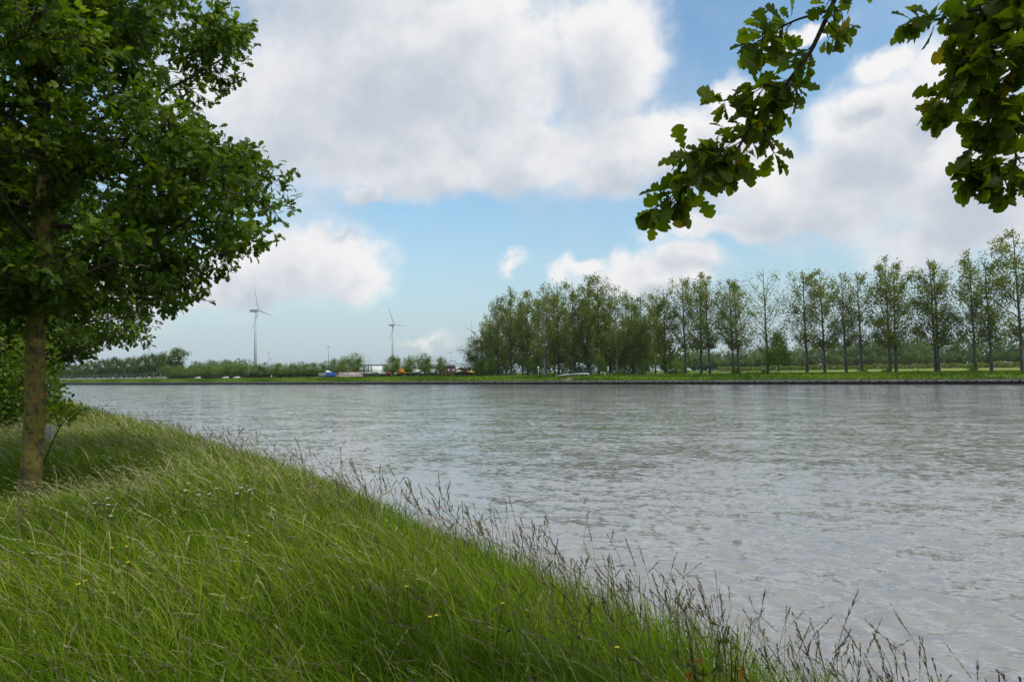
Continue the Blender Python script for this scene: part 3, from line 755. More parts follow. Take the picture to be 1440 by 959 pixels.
def hedge(label, pa, pb, h, w, n, card, mat, seed, name='hedge', cat='hedge', wob=.12, kind=None):
    r = np.random.default_rng(seed); L_ = MB(); a = np.array(pa, float); b = np.array(pb, float); d = b-a; L = np.linalg.norm(d[:2]); nn = np.array([-d[1], d[0], 0])/L
    f = r.uniform(0, 1, n); hh = h*(1+wob*np.sin(f*L*.23)+wob*np.sin(f*L*.71+1)+wob*.6*np.sin(f*L*1.9))
    z = r.uniform(0, 1, n)**.7*hh; w_ = w*np.sqrt(np.clip(1.08-(z/hh)**2*.75, 0, 1))
    q = a+d*f[:, None]+nn*(r.uniform(-1, 1, n)*w_)[:, None]; q[:, 2] = a[2]+z
    put_cards(L_, q, card*r.uniform(.6, 1.3, n), np.clip(r.normal(.45, .16, n)+.25*(z/hh-.5), 0, 1), r)
    o = L_.build(name, mat); tag(o, label, cat, kind=kind); return o
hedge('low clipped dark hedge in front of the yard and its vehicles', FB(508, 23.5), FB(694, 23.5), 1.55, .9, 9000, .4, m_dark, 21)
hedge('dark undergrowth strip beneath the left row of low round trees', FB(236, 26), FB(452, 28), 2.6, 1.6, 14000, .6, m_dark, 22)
hedge('tall reed-like hedge strip crossing behind the pale field', FB(1010, 235, 2.75), FB(1600, 235, 2.75), 2.6, 2.5, 14000, .8, m_poplar, 23)

def wood(label, segs, n, card, mat, seed):
    r = np.random.default_rng(seed); L_ = MB()
    for (pa, pb, h, step) in segs:
        a = np.array(pa, float); b = np.array(pb, float); L = np.linalg.norm((b-a)[:2]); m_ = int(L/step)+1
        for k in range(m_):
            for row in range(2):
                c = a+(b-a)*((k+r.uniform(0, 1))/m_); c[:2] += N*r.uniform(0, 14)+N*row*14; hk = h*r.uniform(.62, 1.08); rw = hk*r.uniform(.24, .36)
                nq = n; d = rand_dirs(nq, r); q = c+np.array([0, 0, hk*.56])+d*(r.uniform(.2, 1, (nq, 1))**.35)*np.array([rw, rw, hk*.46])
                v = np.clip(r.normal(.5, .1, nq)+r.normal(0, .12)+.28*d[:, 2], 0, 1); put_cards(L_, q, card*r.uniform(.6, 1.4, nq), v, r)
    o = L_.build('woodland', mat); tag(o, label, 'woodland', kind='stuff')
wood('far wooded tree line behind the pale field on the right', [(FB(944, 500, 2.7), FB(1080, 430, 2.7), 21, 5), (FB(1060, 480, 2.7), FB(1300, 370, 2.7), 23, 5), (FB(1180, 470, 2.7), FB(1700, 300, 2.7), 23, 5), (FB(960, 300, 2.7), FB(1120, 290, 2.7), 9, 5), (FB(1100, 360, 2.7), FB(1700, 280, 2.7), 11, 5)], 300, 1.4, m_far, 61)
wood('distant wooded rise between the left tree rows', [(FB(262, 420, 2.7), FB(332, 420, 2.7), 30, 7), (FB(60, 260, 2.7), FB(262, 200, 2.7), 16, 7)], 260, 2.2, m_far, 62)
wood('low distant bushes behind the yard and the white hall', [(FB(345, 240, 2.7), FB(700, 240, 2.7), 7, 5), (FB(700, 90, 2.7), FB(960, 90, 2.7), 13, 5)], 150, 1.2, m_far, 63)

HAZE = 0.00007
# ------------------------------------------------------------------ yard, masts, turbines
def facing(p): return -math.atan2(p[0], p[1])
def mpp(p): return p[1]/FPX                      # metres per photo pixel at that distance
m_white = paint((.72, .73, .72), .6); m_glass = paint((.05, .07, .09), .15); m_tyre = paint((.02, .02, .02), .9)
m_steel = paint((.28, .30, .31), .5); m_dsteel = paint((.09, .10, .10), .6); m_orange = paint((.75, .28, .03), .5)
m_red = paint((.55, .04, .03), .5); m_blue = paint((.03, .10, .38), .5); m_brown = paint((.12, .06, .05), .8); m_roofd = paint((.10, .085, .08), .8)
m_yellow = paint((.70, .48, .06), .5); m_turb = paint((.46, .48, .50), .6); m_greyp = paint((.38, .39, .38), .7); m_cream = paint((.55, .50, .38), .8)

def turbine(label, px, hubpx, hubpy, Y, bl, ang, yaw, hub_side=1):
    hub = at(hubpx, hubpy, Y); b = at(px, hor(px), Y); H = hub[2]-2.7
    root = thing('wind_turbine', label, 'wind turbine', (hub[0], hub[1], 2.7), facing(hub)+yaw, group='wind turbines')
    mb = MB(); mb.tube([(0, 0, 0), (0, 0, H*.5), (0, 0, H-1.6)], [2.5, 2.0, 1.35], 20, cap=True); mb.build('tower', m_turb, root, smooth=False)
    # rotor axis = local -Y (towards the viewer before yaw)
    nb_ = MB(); o = [(-1.9, -1.7), (1.9, -1.7), (2.1, 0), (1.9, 1.8), (-1.9, 1.8), (-2.1, 0)]
    nb_.prism([(x, H+z) for x, z in o], -3.4, 8.5); nb_.build('nacelle', m_turb, root)
    hb = MB(); hb.tube([(0, -3.45, H), (0, -4.6, H), (0, -6.0, H), (0, -6.9, H)], [1.7, 1.75, 1.2, .2], 14, cap=True); hb.build('hub', m_turb, root, smooth=True)
    for k in range(3):
        a = ang+k*2*math.pi/3; d = np.array([math.sin(a), 0, math.cos(a)]); c = np.cross(d, (0, 1, 0)); q = MB()
        prof = [(1.2, .9, .8), (3.5, .9, .75), (9, 2.0, .5), (16, 1.7, .35), (28, 1.25, .22), (40, .8, .14), (50, .3, .05)]
        V = []
        for (l, w, th) in prof:
            cc = np.array([0, -5.2-.012*l, H])+d*(l*bl/50)
            V += [cc-c*w*.4, cc+np.array([0, -th, 0]), cc+c*w, cc+np.array([0, th, 0])]
        n = len(prof); F = [(i*4+j, i*4+(j+1) % 4, i*4+4+(j+1) % 4, i*4+4+j) for i in range(n-1) for j in range(4)]
        q.add(V, F); q.F.append(np.array([[0, 1, 2, 3]])); q.F.append(np.array([[n*4-1, n*4-2, n*4-3, n*4-4]])); q.build('blade', m_turb, root)
turbine('nearest and tallest wind turbine, above the low trees on the left', 358, 359.5, 437, 1050, 39*1050/960, -.41, R(62))
turbine('second wind turbine, standing above the round trees right of the white hall', 552, 552, 457, 1400, 27.5*1400/960, -.52, R(50))
turbine('farthest wind turbine, half hidden by the left end of the grove', 667.5, 667.5, 468, 1650, 19*1650/960, 1.0, R(20))

def mast(label, px, y0, t, name='lamp_mast', cat='mast', w=.16, arm=True):
    p = FB(px, t); top = at(px, y0, p[1])[2]-p[2]; root = thing(name, label, cat, p, facing(p))
    q = MB(); q.tube([(0, 0, 0), (0, 0, top*.5), (0, 0, top)], [w*1.3, w, w*.6], 8, cap=True); q.build('pole', m_steel, root)
    if arm:
        q = MB(); q.box(-1.1, 1.1, -.12, .12, top+.01, top+.22); q.box(-1.25, -.7, -.2, .2, top-.22, top-.005); q.box(.7, 1.25, -.2, .2, top-.22, top-.005); q.build('lamp_head', m_steel, root)
mast('tall light mast rising behind the blue container', 462, 488, 60, w=.22)
mast('thin mast above the left tree row, right of the nearest turbine', 378, 496, 110, w=.25)
mast('shorter thin mast beside the taller one right of the nearest turbine', 381.5, 505, 112, w=.2)
mast('very thin mast rising behind the white hall roof', 511, 499, 160, w=.12)
mast('thin aerial mast beside the farthest turbine', 664, 447, 260, name='aerial_mast', w=.2, arm=False)
mast('faint thin mast above the steel gantry', 634, 496, 140, w=.14)

# white hall
p = FB(529, 150); k = mpp(p); z0 = p[2]
hall = thing('industrial_hall', 'long white flat-roofed hall with dark vertical window strips behind the hedge', 'building', p, facing(p))
Wd = 35*k; Hh = (hor(529)-513.8)*k+EYE-z0
q = MB(); q.box(-Wd/2, Wd/2, 0, 24, 0, Hh); q.build('wall', m_white, hall)
q = MB(); q.box(-Wd/2-.3, Wd/2+.3, -.4, 24.3, Hh+.003, Hh+.45); q.build('roof', m_steel, hall)
for fx, ww in ((-.47, .05), (-.39, .03), (-.31, .055), (-.19, .04), (.27, .03), (.36, .07), (.44, .03)):
    q = MB(); q.box(fx*Wd-ww*Wd/2, fx*Wd+ww*Wd/2, -.12, -.003, Hh*.30, Hh*.96); q.build('window', m_glass, hall)
q = MB(); q.box(-.12*Wd, .2*Wd, -.15, -.003, .1, Hh*.3); q.build('loading_door', m_greyp, hall)

def gable(name, label, px, t, wpx, eavepy, ridgepy, dep, wallm, roofm, doors=((-.25, .5, .9),), glass=m_glass):
    p = FB(px, t); k = mpp(p); w = wpx*k; e = at(px, eavepy, p[1])[2]-p[2]; r_ = at(px, ridgepy, p[1])[2]-p[2]
    b = thing(name, label, 'building', p, facing(p))
    q = MB(); q.box(-w/2, w/2, 0, dep, 0, e); q.build('wall', wallm, b)
    q = MB(); q.prism([(-w/2-.3, e+.003), (w/2+.3, e+.003), (w*.42, r_), (-w*.42, r_)], -.3, dep+.3); q.build('roof', roofm, b)
    for (fx, z0_, z1) in doors:
        q = MB(); q.box(fx*w-w*.07, fx*w+w*.07, -.1, -.003, e*z0_, e*z1); q.build('window', glass, b)
    return b
gable('shed', 'grey-green gabled house behind the trees left of the steel gantry', 611, 70, 24, 517.5, 512.5, 9, paint((.35, .37, .30), .8), paint((.16, .18, .15), .8), ((-.3, .3, .8), (.1, .3, .8), (.35, .3, .8)))
gable('shed', 'dark brown shed under the steel gantry with an orange trailer in front', 634, 72, 13, 516.5, 513, 8, m_brown, m_roofd, ((-.25, .4, .8), (.3, .4, .8)), paint((.30, .36, .42), .3))
gable('shed', 'dark low roofed shed left of the brown one', 624, 80, 14, 518.5, 516, 8, m_dsteel, m_roofd, ((0, .3, .7),))
gable('shed', 'dark brown barn near the left end of the grove, beside the yellow digger', 655, 75, 14, 519.5, 516.5, 8, m_brown, m_roofd, ((.2, .2, .8),))
gable('farmhouse', 'tiny white house in front of the far wood on the right', 1284, 250, 5, 512.6, 510.5, 8, m_white, m_roofd)
gable('greenhouse', 'tiny pale low building at the foot of the far wood near the right edge', 1410, 240, 22, 509.6, 508.8, 6, m_greyp, m_steel, ((-.3, .3, .7), (0, .3, .7), (.3, .3, .7)))

# gantry
p = FB(652, 95); k = mpp(p); gt = thing('steel_gantry', 'long grey steel gantry bridge on slender legs left of the grove', 'gantry', p, facing(p))
zt = at(652, 511.5, p[1])[2]-p[2]; q = MB(); Lg = 74*k
for zz in (zt, zt-1.3): q.box(-Lg/2, Lg/2, -.15, .15, zz-.12, zz+.12)
for i in range(26):
    x = -Lg/2+Lg*i/26; q.tube([(x, 0, zt-1.3), (x+Lg/26, 0, zt)] if i % 2 else [(x, 0, zt), (x+Lg/26, 0, zt-1.3)], .09, 4)
q.build('truss', m_steel, gt)
for x in (-.45, -.24, -.2, .12, .42):
    q = MB(); q.box(x*Lg-.22, x*Lg+.22, -.2, .2, 0, zt-1.43); q.build('leg', m_steel, gt)
q = MB(); q.tube([(-.3*Lg, 0, zt+.12), (-.27*Lg, 0, zt+1.3), (-.21*Lg, 0, zt+1.8), (-.16*Lg, 0, zt+1.2), (-.13*Lg, 0, zt+.12)], .14, 5); q.build('arch', m_dsteel, gt)

def ribbed_box(name, label, cat, px, t, wpx, toppy, mat, dep=2.4, doors=True):
    p = FB(px, t); k = mpp(p); w = wpx*k; h = at(px, toppy, p[1])[2]-p[2]; b = thing(name, label, cat, p, facing(p))
    q = MB(); q.box(-w/2, w/2, 0, dep, .15, h)
    for x in np.arange(-w/2+.25, w/2-.2, .42): q.box(x, x+.2, -.07, -.003, .3, h-.15)
    q.build('body', mat, b)
    q = MB()
    for x in (-w/2, w/2-.18):
        q.box(x, x+.18, -.09, -.072, 0, h+.02)
    q.box(-w/2-.02, w/2+.02, -.11, -.092, h-.12, h+.03); q.build('frame', mat, b)
    if doors: q = MB(); q.box(w*.5+.003, w*.5+.06, .2, dep-.2, .3, h-.2); q.build('door', mat, b)
    return b
ribbed_box('shipping_container', 'bright blue container on the far bank at the right end of the low tree row', 'container', 465, 18.5, 13.5, 523.6, m_blue)
ribbed_box('shipping_container', 'grey container left of the blue one on the far bank', 'container', 453, 18.5, 10.5, 524.5, paint((.20, .23, .23), .6))
ribbed_box('shipping_container', 'red container behind the hedge left of the orange truck', 'container', 546.5, 40, 6.5, 521.2, m_red)
ribbed_box('site_cabin', 'white site cabin behind the barriers, left of the white hall', 'cabin', 497, 40, 13, 523.2, m_white)
ribbed_box('site_cabin', 'pale grey cabin in front of the white hall', 'cabin', 520, 46, 15, 522.6, m_greyp)
# white tent
p = FB(462, 26); tn = thing('tent', 'small white peaked tent above the blue container', 'tent', p, facing(p))
h = at(462, 520.4, p[1])[2]-p[2]; q = MB(); q.add([(-1.6, 0, h*.72), (1.6, 0, h*.72), (1.6, 3, h*.72), (-1.6, 3, h*.72), (-.5, 1.5, h*1.0), (-.6, 1.4, h)], [(0, 1, 4, 4), (1, 2, 4, 4), (2, 3, 4, 4), (3, 0, 4, 4)][0:0] or [(0, 1, 2, 3)])
q.F.append(np.array([(0, 1, 4), (1, 2, 4), (2, 3, 4), (3, 0, 4)])+q.n-6); q.build('canopy', m_white, tn)
for x, y in ((-1.5, .1), (1.5, .1), (1.5, 2.9), (-1.5, 2.9)): q = MB(); q.tube([(x, y, 0), (x, y, h*.719)], .06, 5); q.build('pole', m_steel, tn)
# red-white barriers
for i, (px, lab) in enumerate(((480, 'left red and white barrier panel on the far bank, beside the blue container'), (489, 'middle red and white barrier panel on the far bank'), (498, 'red and white barrier panel right of the middle one, before the white cabin'), (506, 'right-hand red and white barrier panel on the far bank'))):
    p = FB(px, 19); k = mpp(p); b = thing('barrier', lab, 'barrier', p, facing(p), group='barrier panels'); w = 8*k; q = MB(); q2 = MB()
    for row in range(3):
        for c in range(5):
            (q if (row+c+i) % 2 else q2).box(-w/2+w*c/5, -w/2+w*(c+1)/5-.01, -.05, .05, .25+row*.75, .75+row*.75)
    q.build('white_boards', m_white, b); q2.build('red_boards', paint((.42, .10, .10), .6), b)
    for x in (-w/2-.12, w/2+.03): q = MB(); q.box(x, x+.09, -.09, .09, 0, 2.4); q.build('post', m_steel, b)

def car(label, px, t, rz, mat, group, sc=1.0, name='parked_car'):
    p = FB(px, t); b = thing(name, label, 'car', p, rz, group=group); b.scale = (sc*.85, sc*.85, sc*.85)
    o = [(-2.1, .35), (2.1, .35), (2.15, .75), (1.95, .92), (1.1, 1.0), (.45, 1.45), (-1.2, 1.48), (-1.95, 1.0), (-2.15, .9)]
    q = MB(); q.prism(o, -.85, .85); q.build('body', mat, b)
    q = MB(); q.prism([(-1.7, 1.02), (.95, 1.02), (.42, 1.38), (-1.15, 1.4)], -.87, .87); q.build('window', m_glass, b)
    for x in (-1.3, 1.35):
        for y in (-.8, .8):
            q = MB(); q.tube([(x, y-.12, .33), (x, y+.12, .33)], .33, 12, cap=True); q.build('wheel', m_tyre, b)
car('white car parked on the far bank left of the close pair of cars', 278, 15.6, ANG+.5, m_white, 'cars on the far left bank')
car('white car, left one of the two close together on the far bank', 317, 14.5, ANG+1.0, m_white, 'cars on the far left bank', .95)
car('white car, right one of the two close together on the far bank', 333, 14.5, ANG+1.0, m_white, 'cars on the far left bank', .95)
car('white car behind the hedge beside the red container', 555, 36, ANG+.8, m_white, 'cars in the yard', 1.1)
car('pale car behind the hedge in front of the white hall', 531, 36, ANG+.4, m_greyp, 'cars in the yard', 1.1)
car('left white car seen between the willow and the pale leaning trunk', 883, 40, ANG, m_white, 'cars behind the willow')
car('right white car seen under the willow near the side road', 895, 38, ANG+.3, m_white, 'cars behind the willow')
car('small orange car low behind the hedge under the brown shed', 629, 38, ANG+.9, m_orange, 'cars in the yard', 1.3)

def truck(name, label, cat, px, t, wpx, toppy, cabm, boxm, box=True):
    p = FB(px, t); k = mpp(p); w = wpx*k; h = at(px, toppy, p[1])[2]-p[2]; b = thing(name, label, cat, p, facing(p))
    q = MB(); q.prism([(w*.5, .6), (w*.5, h*.55), (w*.43, h*.85), (w*.24, h*.85), (w*.24, .6)], 0, 2.2); q.build('cab', cabm, b)
    q = MB(); q.prism([(w*.485, h*.55), (w*.43, h*.8), (w*.29, h*.8), (w*.29, h*.55)], -.04, 2.24); q.build('window', m_glass, b)
    q = MB(); q.prism([(-w*.5, .85), (w*.22, .85), (w*.22, h*.9), (-w*.05, h), (-w*.42, h*.92), (-w*.5, h*.7)], 0, 2.3); q.build('load_box', boxm, b)
    q = MB(); q.box(-w*.48, w*.45, .2, 2.0, .5, .59 if False else .595); q.build('chassis', m_dsteel, b)
    for x in (-w*.36, -w*.2, w*.36):
        for y in (0.02, 2.18): q = MB(); q.tube([(x, y-.14, .45), (x, y+.14, .45)], .45, 12, cap=True); q.build('wheel', m_tyre, b)
truck('tipper_truck', 'orange tipper truck behind the hedge between two young trees', 'truck', 567, 38, 19, 517.4, m_orange, m_orange)
truck('flatbed_van', 'long white van behind the hedge right of the orange truck', 'van', 586, 38, 17, 518.4, m_white, m_white)
truck('delivery_van', 'small cream van behind the hedge near the steel gantry legs', 'van', 646, 40, 10, 520.2, m_greyp, m_cream)

# excavator
p = FB(664, 38); ex = thing('excavator', 'yellow digger behind the hedge beside the grove', 'excavator', p, facing(p))
for y in (0, 1.9): q = MB(); q.prism([(-1.9, .1), (1.9, .1), (2.1, .5), (1.8, .85), (-1.8, .85), (-2.1, .5)], y, y+.5); q.build('track', m_tyre, ex)
q = MB(); q.prism([(-2, .95), (1.6, .95), (1.6, 1.7), (-1.9, 2.0)], .1, 2.3); q.build('body', m_yellow, ex)
q = MB(); q.prism([(.4, 1.75), (1.6, 1.75), (1.45, 2.9), (.5, 2.95)], .15, 1.1); q.build('cab', m_yellow, ex)
q = MB(); q.tube([(1.4, 1.4, 1.6), (3.2, 1.4, 3.6), (5.0, 1.4, 3.1)], [.25, .22, .16], 4, cap=True); q.tube([(5.0, 1.4, 3.1), (5.5, 1.4, 1.3)], .14, 4, cap=True); q.build('boom', m_yellow, ex)
q = MB(); q.prism([(5.1, .5), (5.9, .6), (6.0, 1.3), (5.3, 1.35)], 1.0, 1.8); q.build('bucket', m_dsteel, ex)

# handrail + path
a = FB(780.5, 5); b = FB(800, 5.5); c_ = FB(828, 5.5)
zz = lambda px, py, q: at(px, py, q[1])[2]
hr = thing('handrail', 'white handrail on short posts, sloping down to the left before the grove', 'handrail', b)
A_ = np.array([a[0], a[1], zz(780.5, 529.2, a)])-b; B_ = np.array([0, 0, zz(800, 526, b)-b[2]]); Cc = np.array([c_[0], c_[1], zz(828, 525.4, c_)])-b
q = MB(); q.tube([A_, B_], .17, 4, cap=True); q.tube([B_, Cc], .19, 4, cap=True); q.build('rail', m_white, hr)
for (P_, g0) in ((A_, zf(5)), (B_, zf(5.5)), ((B_+Cc)/2, zf(5.5)), (Cc, zf(5.5))):
    q = MB(); q.tube([(P_[0], P_[1], g0-b[2]-1.0), (P_[0], P_[1], P_[2]-.18)], .09, 6); q.build('post', m_white, hr)
a2 = FB(803, 15, 2.75); b2 = FB(833, 15, 2.75)
dk = thing('beam_barrier', 'long dark horizontal beam behind the white handrail', 'barrier', a2)
q = MB(); v2 = b2-a2; q.tube([(0, 0, 1.15), (v2[0], v2[1], 1.15)], .28, 4, cap=True); q.build('beam', m_dsteel, dk)
for f in (.05, .5, .95): q = MB(); q.tube([(v2[0]*f, v2[1]*f, 0), (v2[0]*f, v2[1]*f, .9)], .1, 5); q.build('post', m_dsteel, dk)
m_dirt = mat_noise('dirt_path', (.20, .15, .10), (.28, .23, .17), .6, .95, .1)
prof_t = [.7, 2, 4, 6.5, 9, 15]; V = []
for i, t_ in enumerate(prof_t):
    pc = 797+ i*2.2; l = FB(pc-5+i*.4, t_); r_ = FB(pc+4, t_); V += [(l[0], l[1], l[2]+.04), (r_[0], r_[1], r_[2]+.04)]
q = MB(); q.add(V, [(2*i, 2*i+1, 2*i+3, 2*i+2) for i in range(len(prof_t)-1)]); tag(q.build('path', m_dirt), 'worn dirt path down the far bank to the quay', kind='structure')
def pole_sign(name, label, cat, px, y0, t, w, mat, board=None):
    p = FB(px, t); h = at(px, y0, p[1])[2]-p[2]; b = thing(name, label, cat, p, facing(p)); q = MB(); q.tube([(0, 0, 0), (0, 0, h)], w, 8, cap=True); q.build('pole', mat, b)
    if board: q = MB(); q.box(-board[0]/2, board[0]/2, -w-.06, -w-.003, h-board[1], h); q.build('board', m_white if board[1] < 1 else m_greyp, b)
pole_sign('sign_post', 'thin pale post with a small white plate left of the white trunk', 'sign', 757, 515.5, 7, .1, paint((.5, .6, .5), .5), (.45, .8))
pole_sign('sign_post', 'grey post with a narrow plate left of the pale leaning trunk', 'sign', 855, 515.5, 8, .12, m_greyp, (.45, 1.9))
pole_sign('marker_post', 'short white post right of the stout grey trunk', 'post', 850.5, 524, 7, .1, m_white)
pole_sign('marker_post', 'short white post near the left edge of the dense low trees, in the grass', 'post', 382, 527.5, 17, .16, m_white)
pole_sign('marker_post', 'low white post on the grass between the two thin poplars and the full dark-crowned one', 'post', 1168, 526, 8, .12, m_white)
fl = thing('lamp_post', 'grey lamp post beside the side road right of the willow', 'lamp post', FB(922, 16), 0)
q = MB(); q.tube([(0, 0, 0), (0, 0, 5.5)], .09, 8, cap=True); q.build('pole', m_greyp, fl); q = MB(); q.box(-.15, .6, -.1, .1, 5.51, 5.63); q.build('lamp_head', m_greyp, fl)

# ------------------------------------------------------------------ near bank items
p = on_z(66, 622, 2.5); dY = 13.5; p = at(67, 600, dY); gz = float(zn(p[0], p[1]))
top = at(67, 598, dY)[2]
ps = thing('stone_post', 'short grey stone post in the grass right behind the lichen-covered trunk', 'post', (p[0], p[1], gz), .3)
q = MB(); h = top-gz; q.box(-.085, .085, -.085, .085, -.05, h-.03); q.add([(-.085,-.085,h-.03),(.085,-.085,h-.03),(.085,.085,h-.03),(-.085,.085,h-.03),(-.06,-.06,h),(.06,-.06,h),(.06,.06,h),(-.06,.06,h)], [(4,5,6,7),(0,1,5,4),(1,2,6,5),(2,3,7,6),(3,0,4,7)]); q.build('shaft', mat_noise('grey_stone', (.16, .16, .15), (.26, .26, .245), 14, .9, .1, bump=.5), ps)
p = at(64.5, 545, 46); gz = float(zn(p[0], p[1])); top = at(64.5, 535, 46)[2]
mk = thing('marker_post', 'red marker post on the near bank behind the lichen-covered trunk', 'post', (p[0], p[1], gz))
q = MB(); q.tube([(0, 0, 0), (0, 0, top-gz-.25)], .11, 10, cap=True); q.build('pole', m_red, mk); q = MB(); q.tube([(0, 0, top-gz-.24), (0, 0, top-gz)], .13, 10, cap=True); q.build('cap', m_white, mk)
# leafy shoot
pts = [at(60, 655, 9.8), at(72, 625, 9.7), at(84, 600, 9.7), at(98, 583, 9.65), at(112, 572, 9.6)]; gz = float(zn(pts[0][0], pts[0][1]))
r = np.random.default_rng(9); s_ = thing('sapling', 'yellow-green leafy sapling leaning right from the foot of the lichen-covered trunk', 'sapling', (pts[0][0], pts[0][1], gz)); o_ = np.array([pts[0][0], pts[0][1], gz])
L_ = MB(); B_ = MB(); PP = np.array([o_]+pts)-o_; B_.tube(PP, np.linspace(.012, .004, 6), 5)
side = [at(90, 563, 9.8), at(70, 570, 9.7), at(118, 590, 9.6), at(60, 592, 9.7)]
for i, sdp in enumerate(side): B_.tube([PP[3], (PP[3]+sdp-o_)/2+np.array([0, 0, .03]), sdp-o_], [.006, .004, .002], 4)
ctr = np.array([at(x, y, 9.68) for x, y in ((98, 583), (108, 574), (112, 578), (90, 566), (96, 562), (72, 572), (82, 572), (104, 590), (66, 590), (88, 578))])-o_
for cc in ctr:
    m_ = 5; fw = rand_dirs(m_, r)+np.array([0, 0, -.1]); nm = unit(np.array([0, 0, .8])+rand_dirs(m_, r)*.7); put_leaves(L_, cc+r.normal(size=(m_, 3))*.03, fw, nm, .11*r.uniform(.6, 1.1, m_), 2, np.clip(r.normal(.8, .15, m_), 0, 1))
L_.build('leaves', m_oaknear, s_); B_.build('stems', m_twig, s_)

# ------------------------------------------------------------------ meadow grass
WIND = np.array([-.93, -.28])
def blades(n, rlo, rhi, hmin, hmax, wid, dmin, dmax, seg, seed, droop=1., az=(-52, 50), var=(.45, .2), pw=1.0, windk=.55, dens_fn=None):
    r = np.random.default_rng(seed)
    m_ = int(n*3.2); th = r.uniform(R(az[0]), R(az[1]), m_); u = r.uniform(0, 1, m_); rr = (rlo**pw+(rhi**pw-rlo**pw)*u)**(1/pw) if pw else rlo*(rhi/rlo)**u
    x = rr*np.sin(th); y = rr*np.cos(th); d = edge_d(x, y); ok = (d > dmin) & (d < dmax)
    if dens_fn is not None: ok &= r.uniform(0, 1, m_) < dens_fn(d)
    x, y, d, rr = x[ok][:n], y[ok][:n], d[ok][:n], rr[ok][:n]; n = len(x)
    z = zn(x, y)-.02
    patch = .5+.5*np.sin(x*.9+1.7*np.sin(y*.6))*np.cos(y*.8+x*.3)
    h = r.uniform(hmin, hmax, n)*(.82+.3*patch)
    dt = np.hypot(x-(tA[0]*.93), y-(tA[1]*.93)); h = h*np.interp(dt, [.6, 2.4], [.42, 1.0])
    a = r.uniform(0, 2*math.pi, n); dr = np.stack([np.cos(a), np.sin(a)], 1)*r.uniform(.1, .95, (n, 1))+WIND*windk*r.uniform(.1, 1.5, (n, 1))
    b = r.uniform(.5, 1.1, n)*droop
    fa = a+r.uniform(-.8, .8, n); wv = np.stack([-np.sin(fa), np.cos(fa), np.zeros(n)], 1)
    # turn blades so that their width is not edge-on too often
    w = (wid+.00070*rr)*r.uniform(.6, 1.3, n); t_ = np.linspace(0, 1, seg+1)
    P_ = np.zeros((n, seg+1, 3))
    P_[:, :, 0] = x[:, None]+(dr[:, 0]*b*h)[:, None]*t_**1.8; P_[:, :, 1] = y[:, None]+(dr[:, 1]*b*h)[:, None]*t_**1.8
    P_[:, :, 2] = z[:, None]+h[:, None]*(t_-.30*b[:, None]*t_**3)
    ww = (w[:, None]*.5)*np.array([.8]+[1.]*(seg-1)+[.0])[None]*np.linspace(1, .75, seg+1)[None]
    Lf = P_-wv[:, None]*ww[:, :, None]; Rt = P_+wv[:, None]*ww[:, :, None]
    V = np.concatenate([np.stack([Lf[:, :-1], Rt[:, :-1]], 2).reshape(n, seg*2, 3), P_[:, -1:]], 1); nv = seg*2+1
    Fq = np.array([(2*i, 2*i+1, 2*i+3, 2*i+2) for i in range(seg-1)]); Ft = np.array([(2*seg-2, 2*seg-1, 2*seg)])
    off = (np.arange(n)*nv)[:, None, None]; v = np.clip(r.normal(var[0], var[1], n)+.3*(patch-.5), 0, 1)
    return V.reshape(-1, 3), [(Fq[None]+off).reshape(-1, 4), (Ft[None]+off).reshape(-1, 3)], np.repeat(v, nv), (P_, h, d, rr, v)
def addb(mb, res):
    V, Fs, v, _ = res; base = mb.n; mb.add(V, Fs[0], v); mb.F.append(Fs[1]+base)
gm = MB()
WK = .34
slope = lambda d: np.clip((d+2.6)/2.4, 0, 1)**1.6
addb(gm, blades(125000, 1.1, 7, .12, .46, .0036, -2.2, 30, 4, 1, 1.1, pw=1.25, windk=.2, dens_fn=slope, var=(.42, .28)))
addb(gm, blades(32000, 1.3, 8.5, .38, .70, .0026, -.9, 30, 4, 2, 1.0, pw=1.2, windk=.5, var=(.5, .27), dens_fn=lambda d: np.clip((d+1)/1.2, 0, 1)))
addb(gm, blades(105000, 6, 20, .22, .72, .0024, -1.6, 40, 3, 3, 1.0, pw=1.1, windk=.3, var=(.45, .25), dens_fn=slope))
addb(gm, blades(60000, 18, 60, .45, .85, .0030, -1.6, 60, 3, 4, 1.0, pw=.9, az=(-60, 5), dens_fn=slope))
addb(gm, blades(9000, 55, 160, .5, .9, .012, -2, 60, 3, 5, 1.0, pw=.9, az=(-60, -20)))
addb(gm, blades(3000, 1.2, 9, .14, .30, .013, .1, 30, 4, 8, 1.2, pw=1.0, windk=.1, var=(.45, .25)))
addb(gm, blades(7000, 2.2, 9, .5, 1.0, .0030, -4.4, -1.0, 4, 6, .8, pw=1.2, windk=.4, dens_fn=lambda d: np.clip((d+4.6)/3, 0, 1)**1.3))
tag(gm.build('meadow_grass', m_grass), 'long lush green grass covering the near bank, bent by the wind', 'grass', kind='stuff')

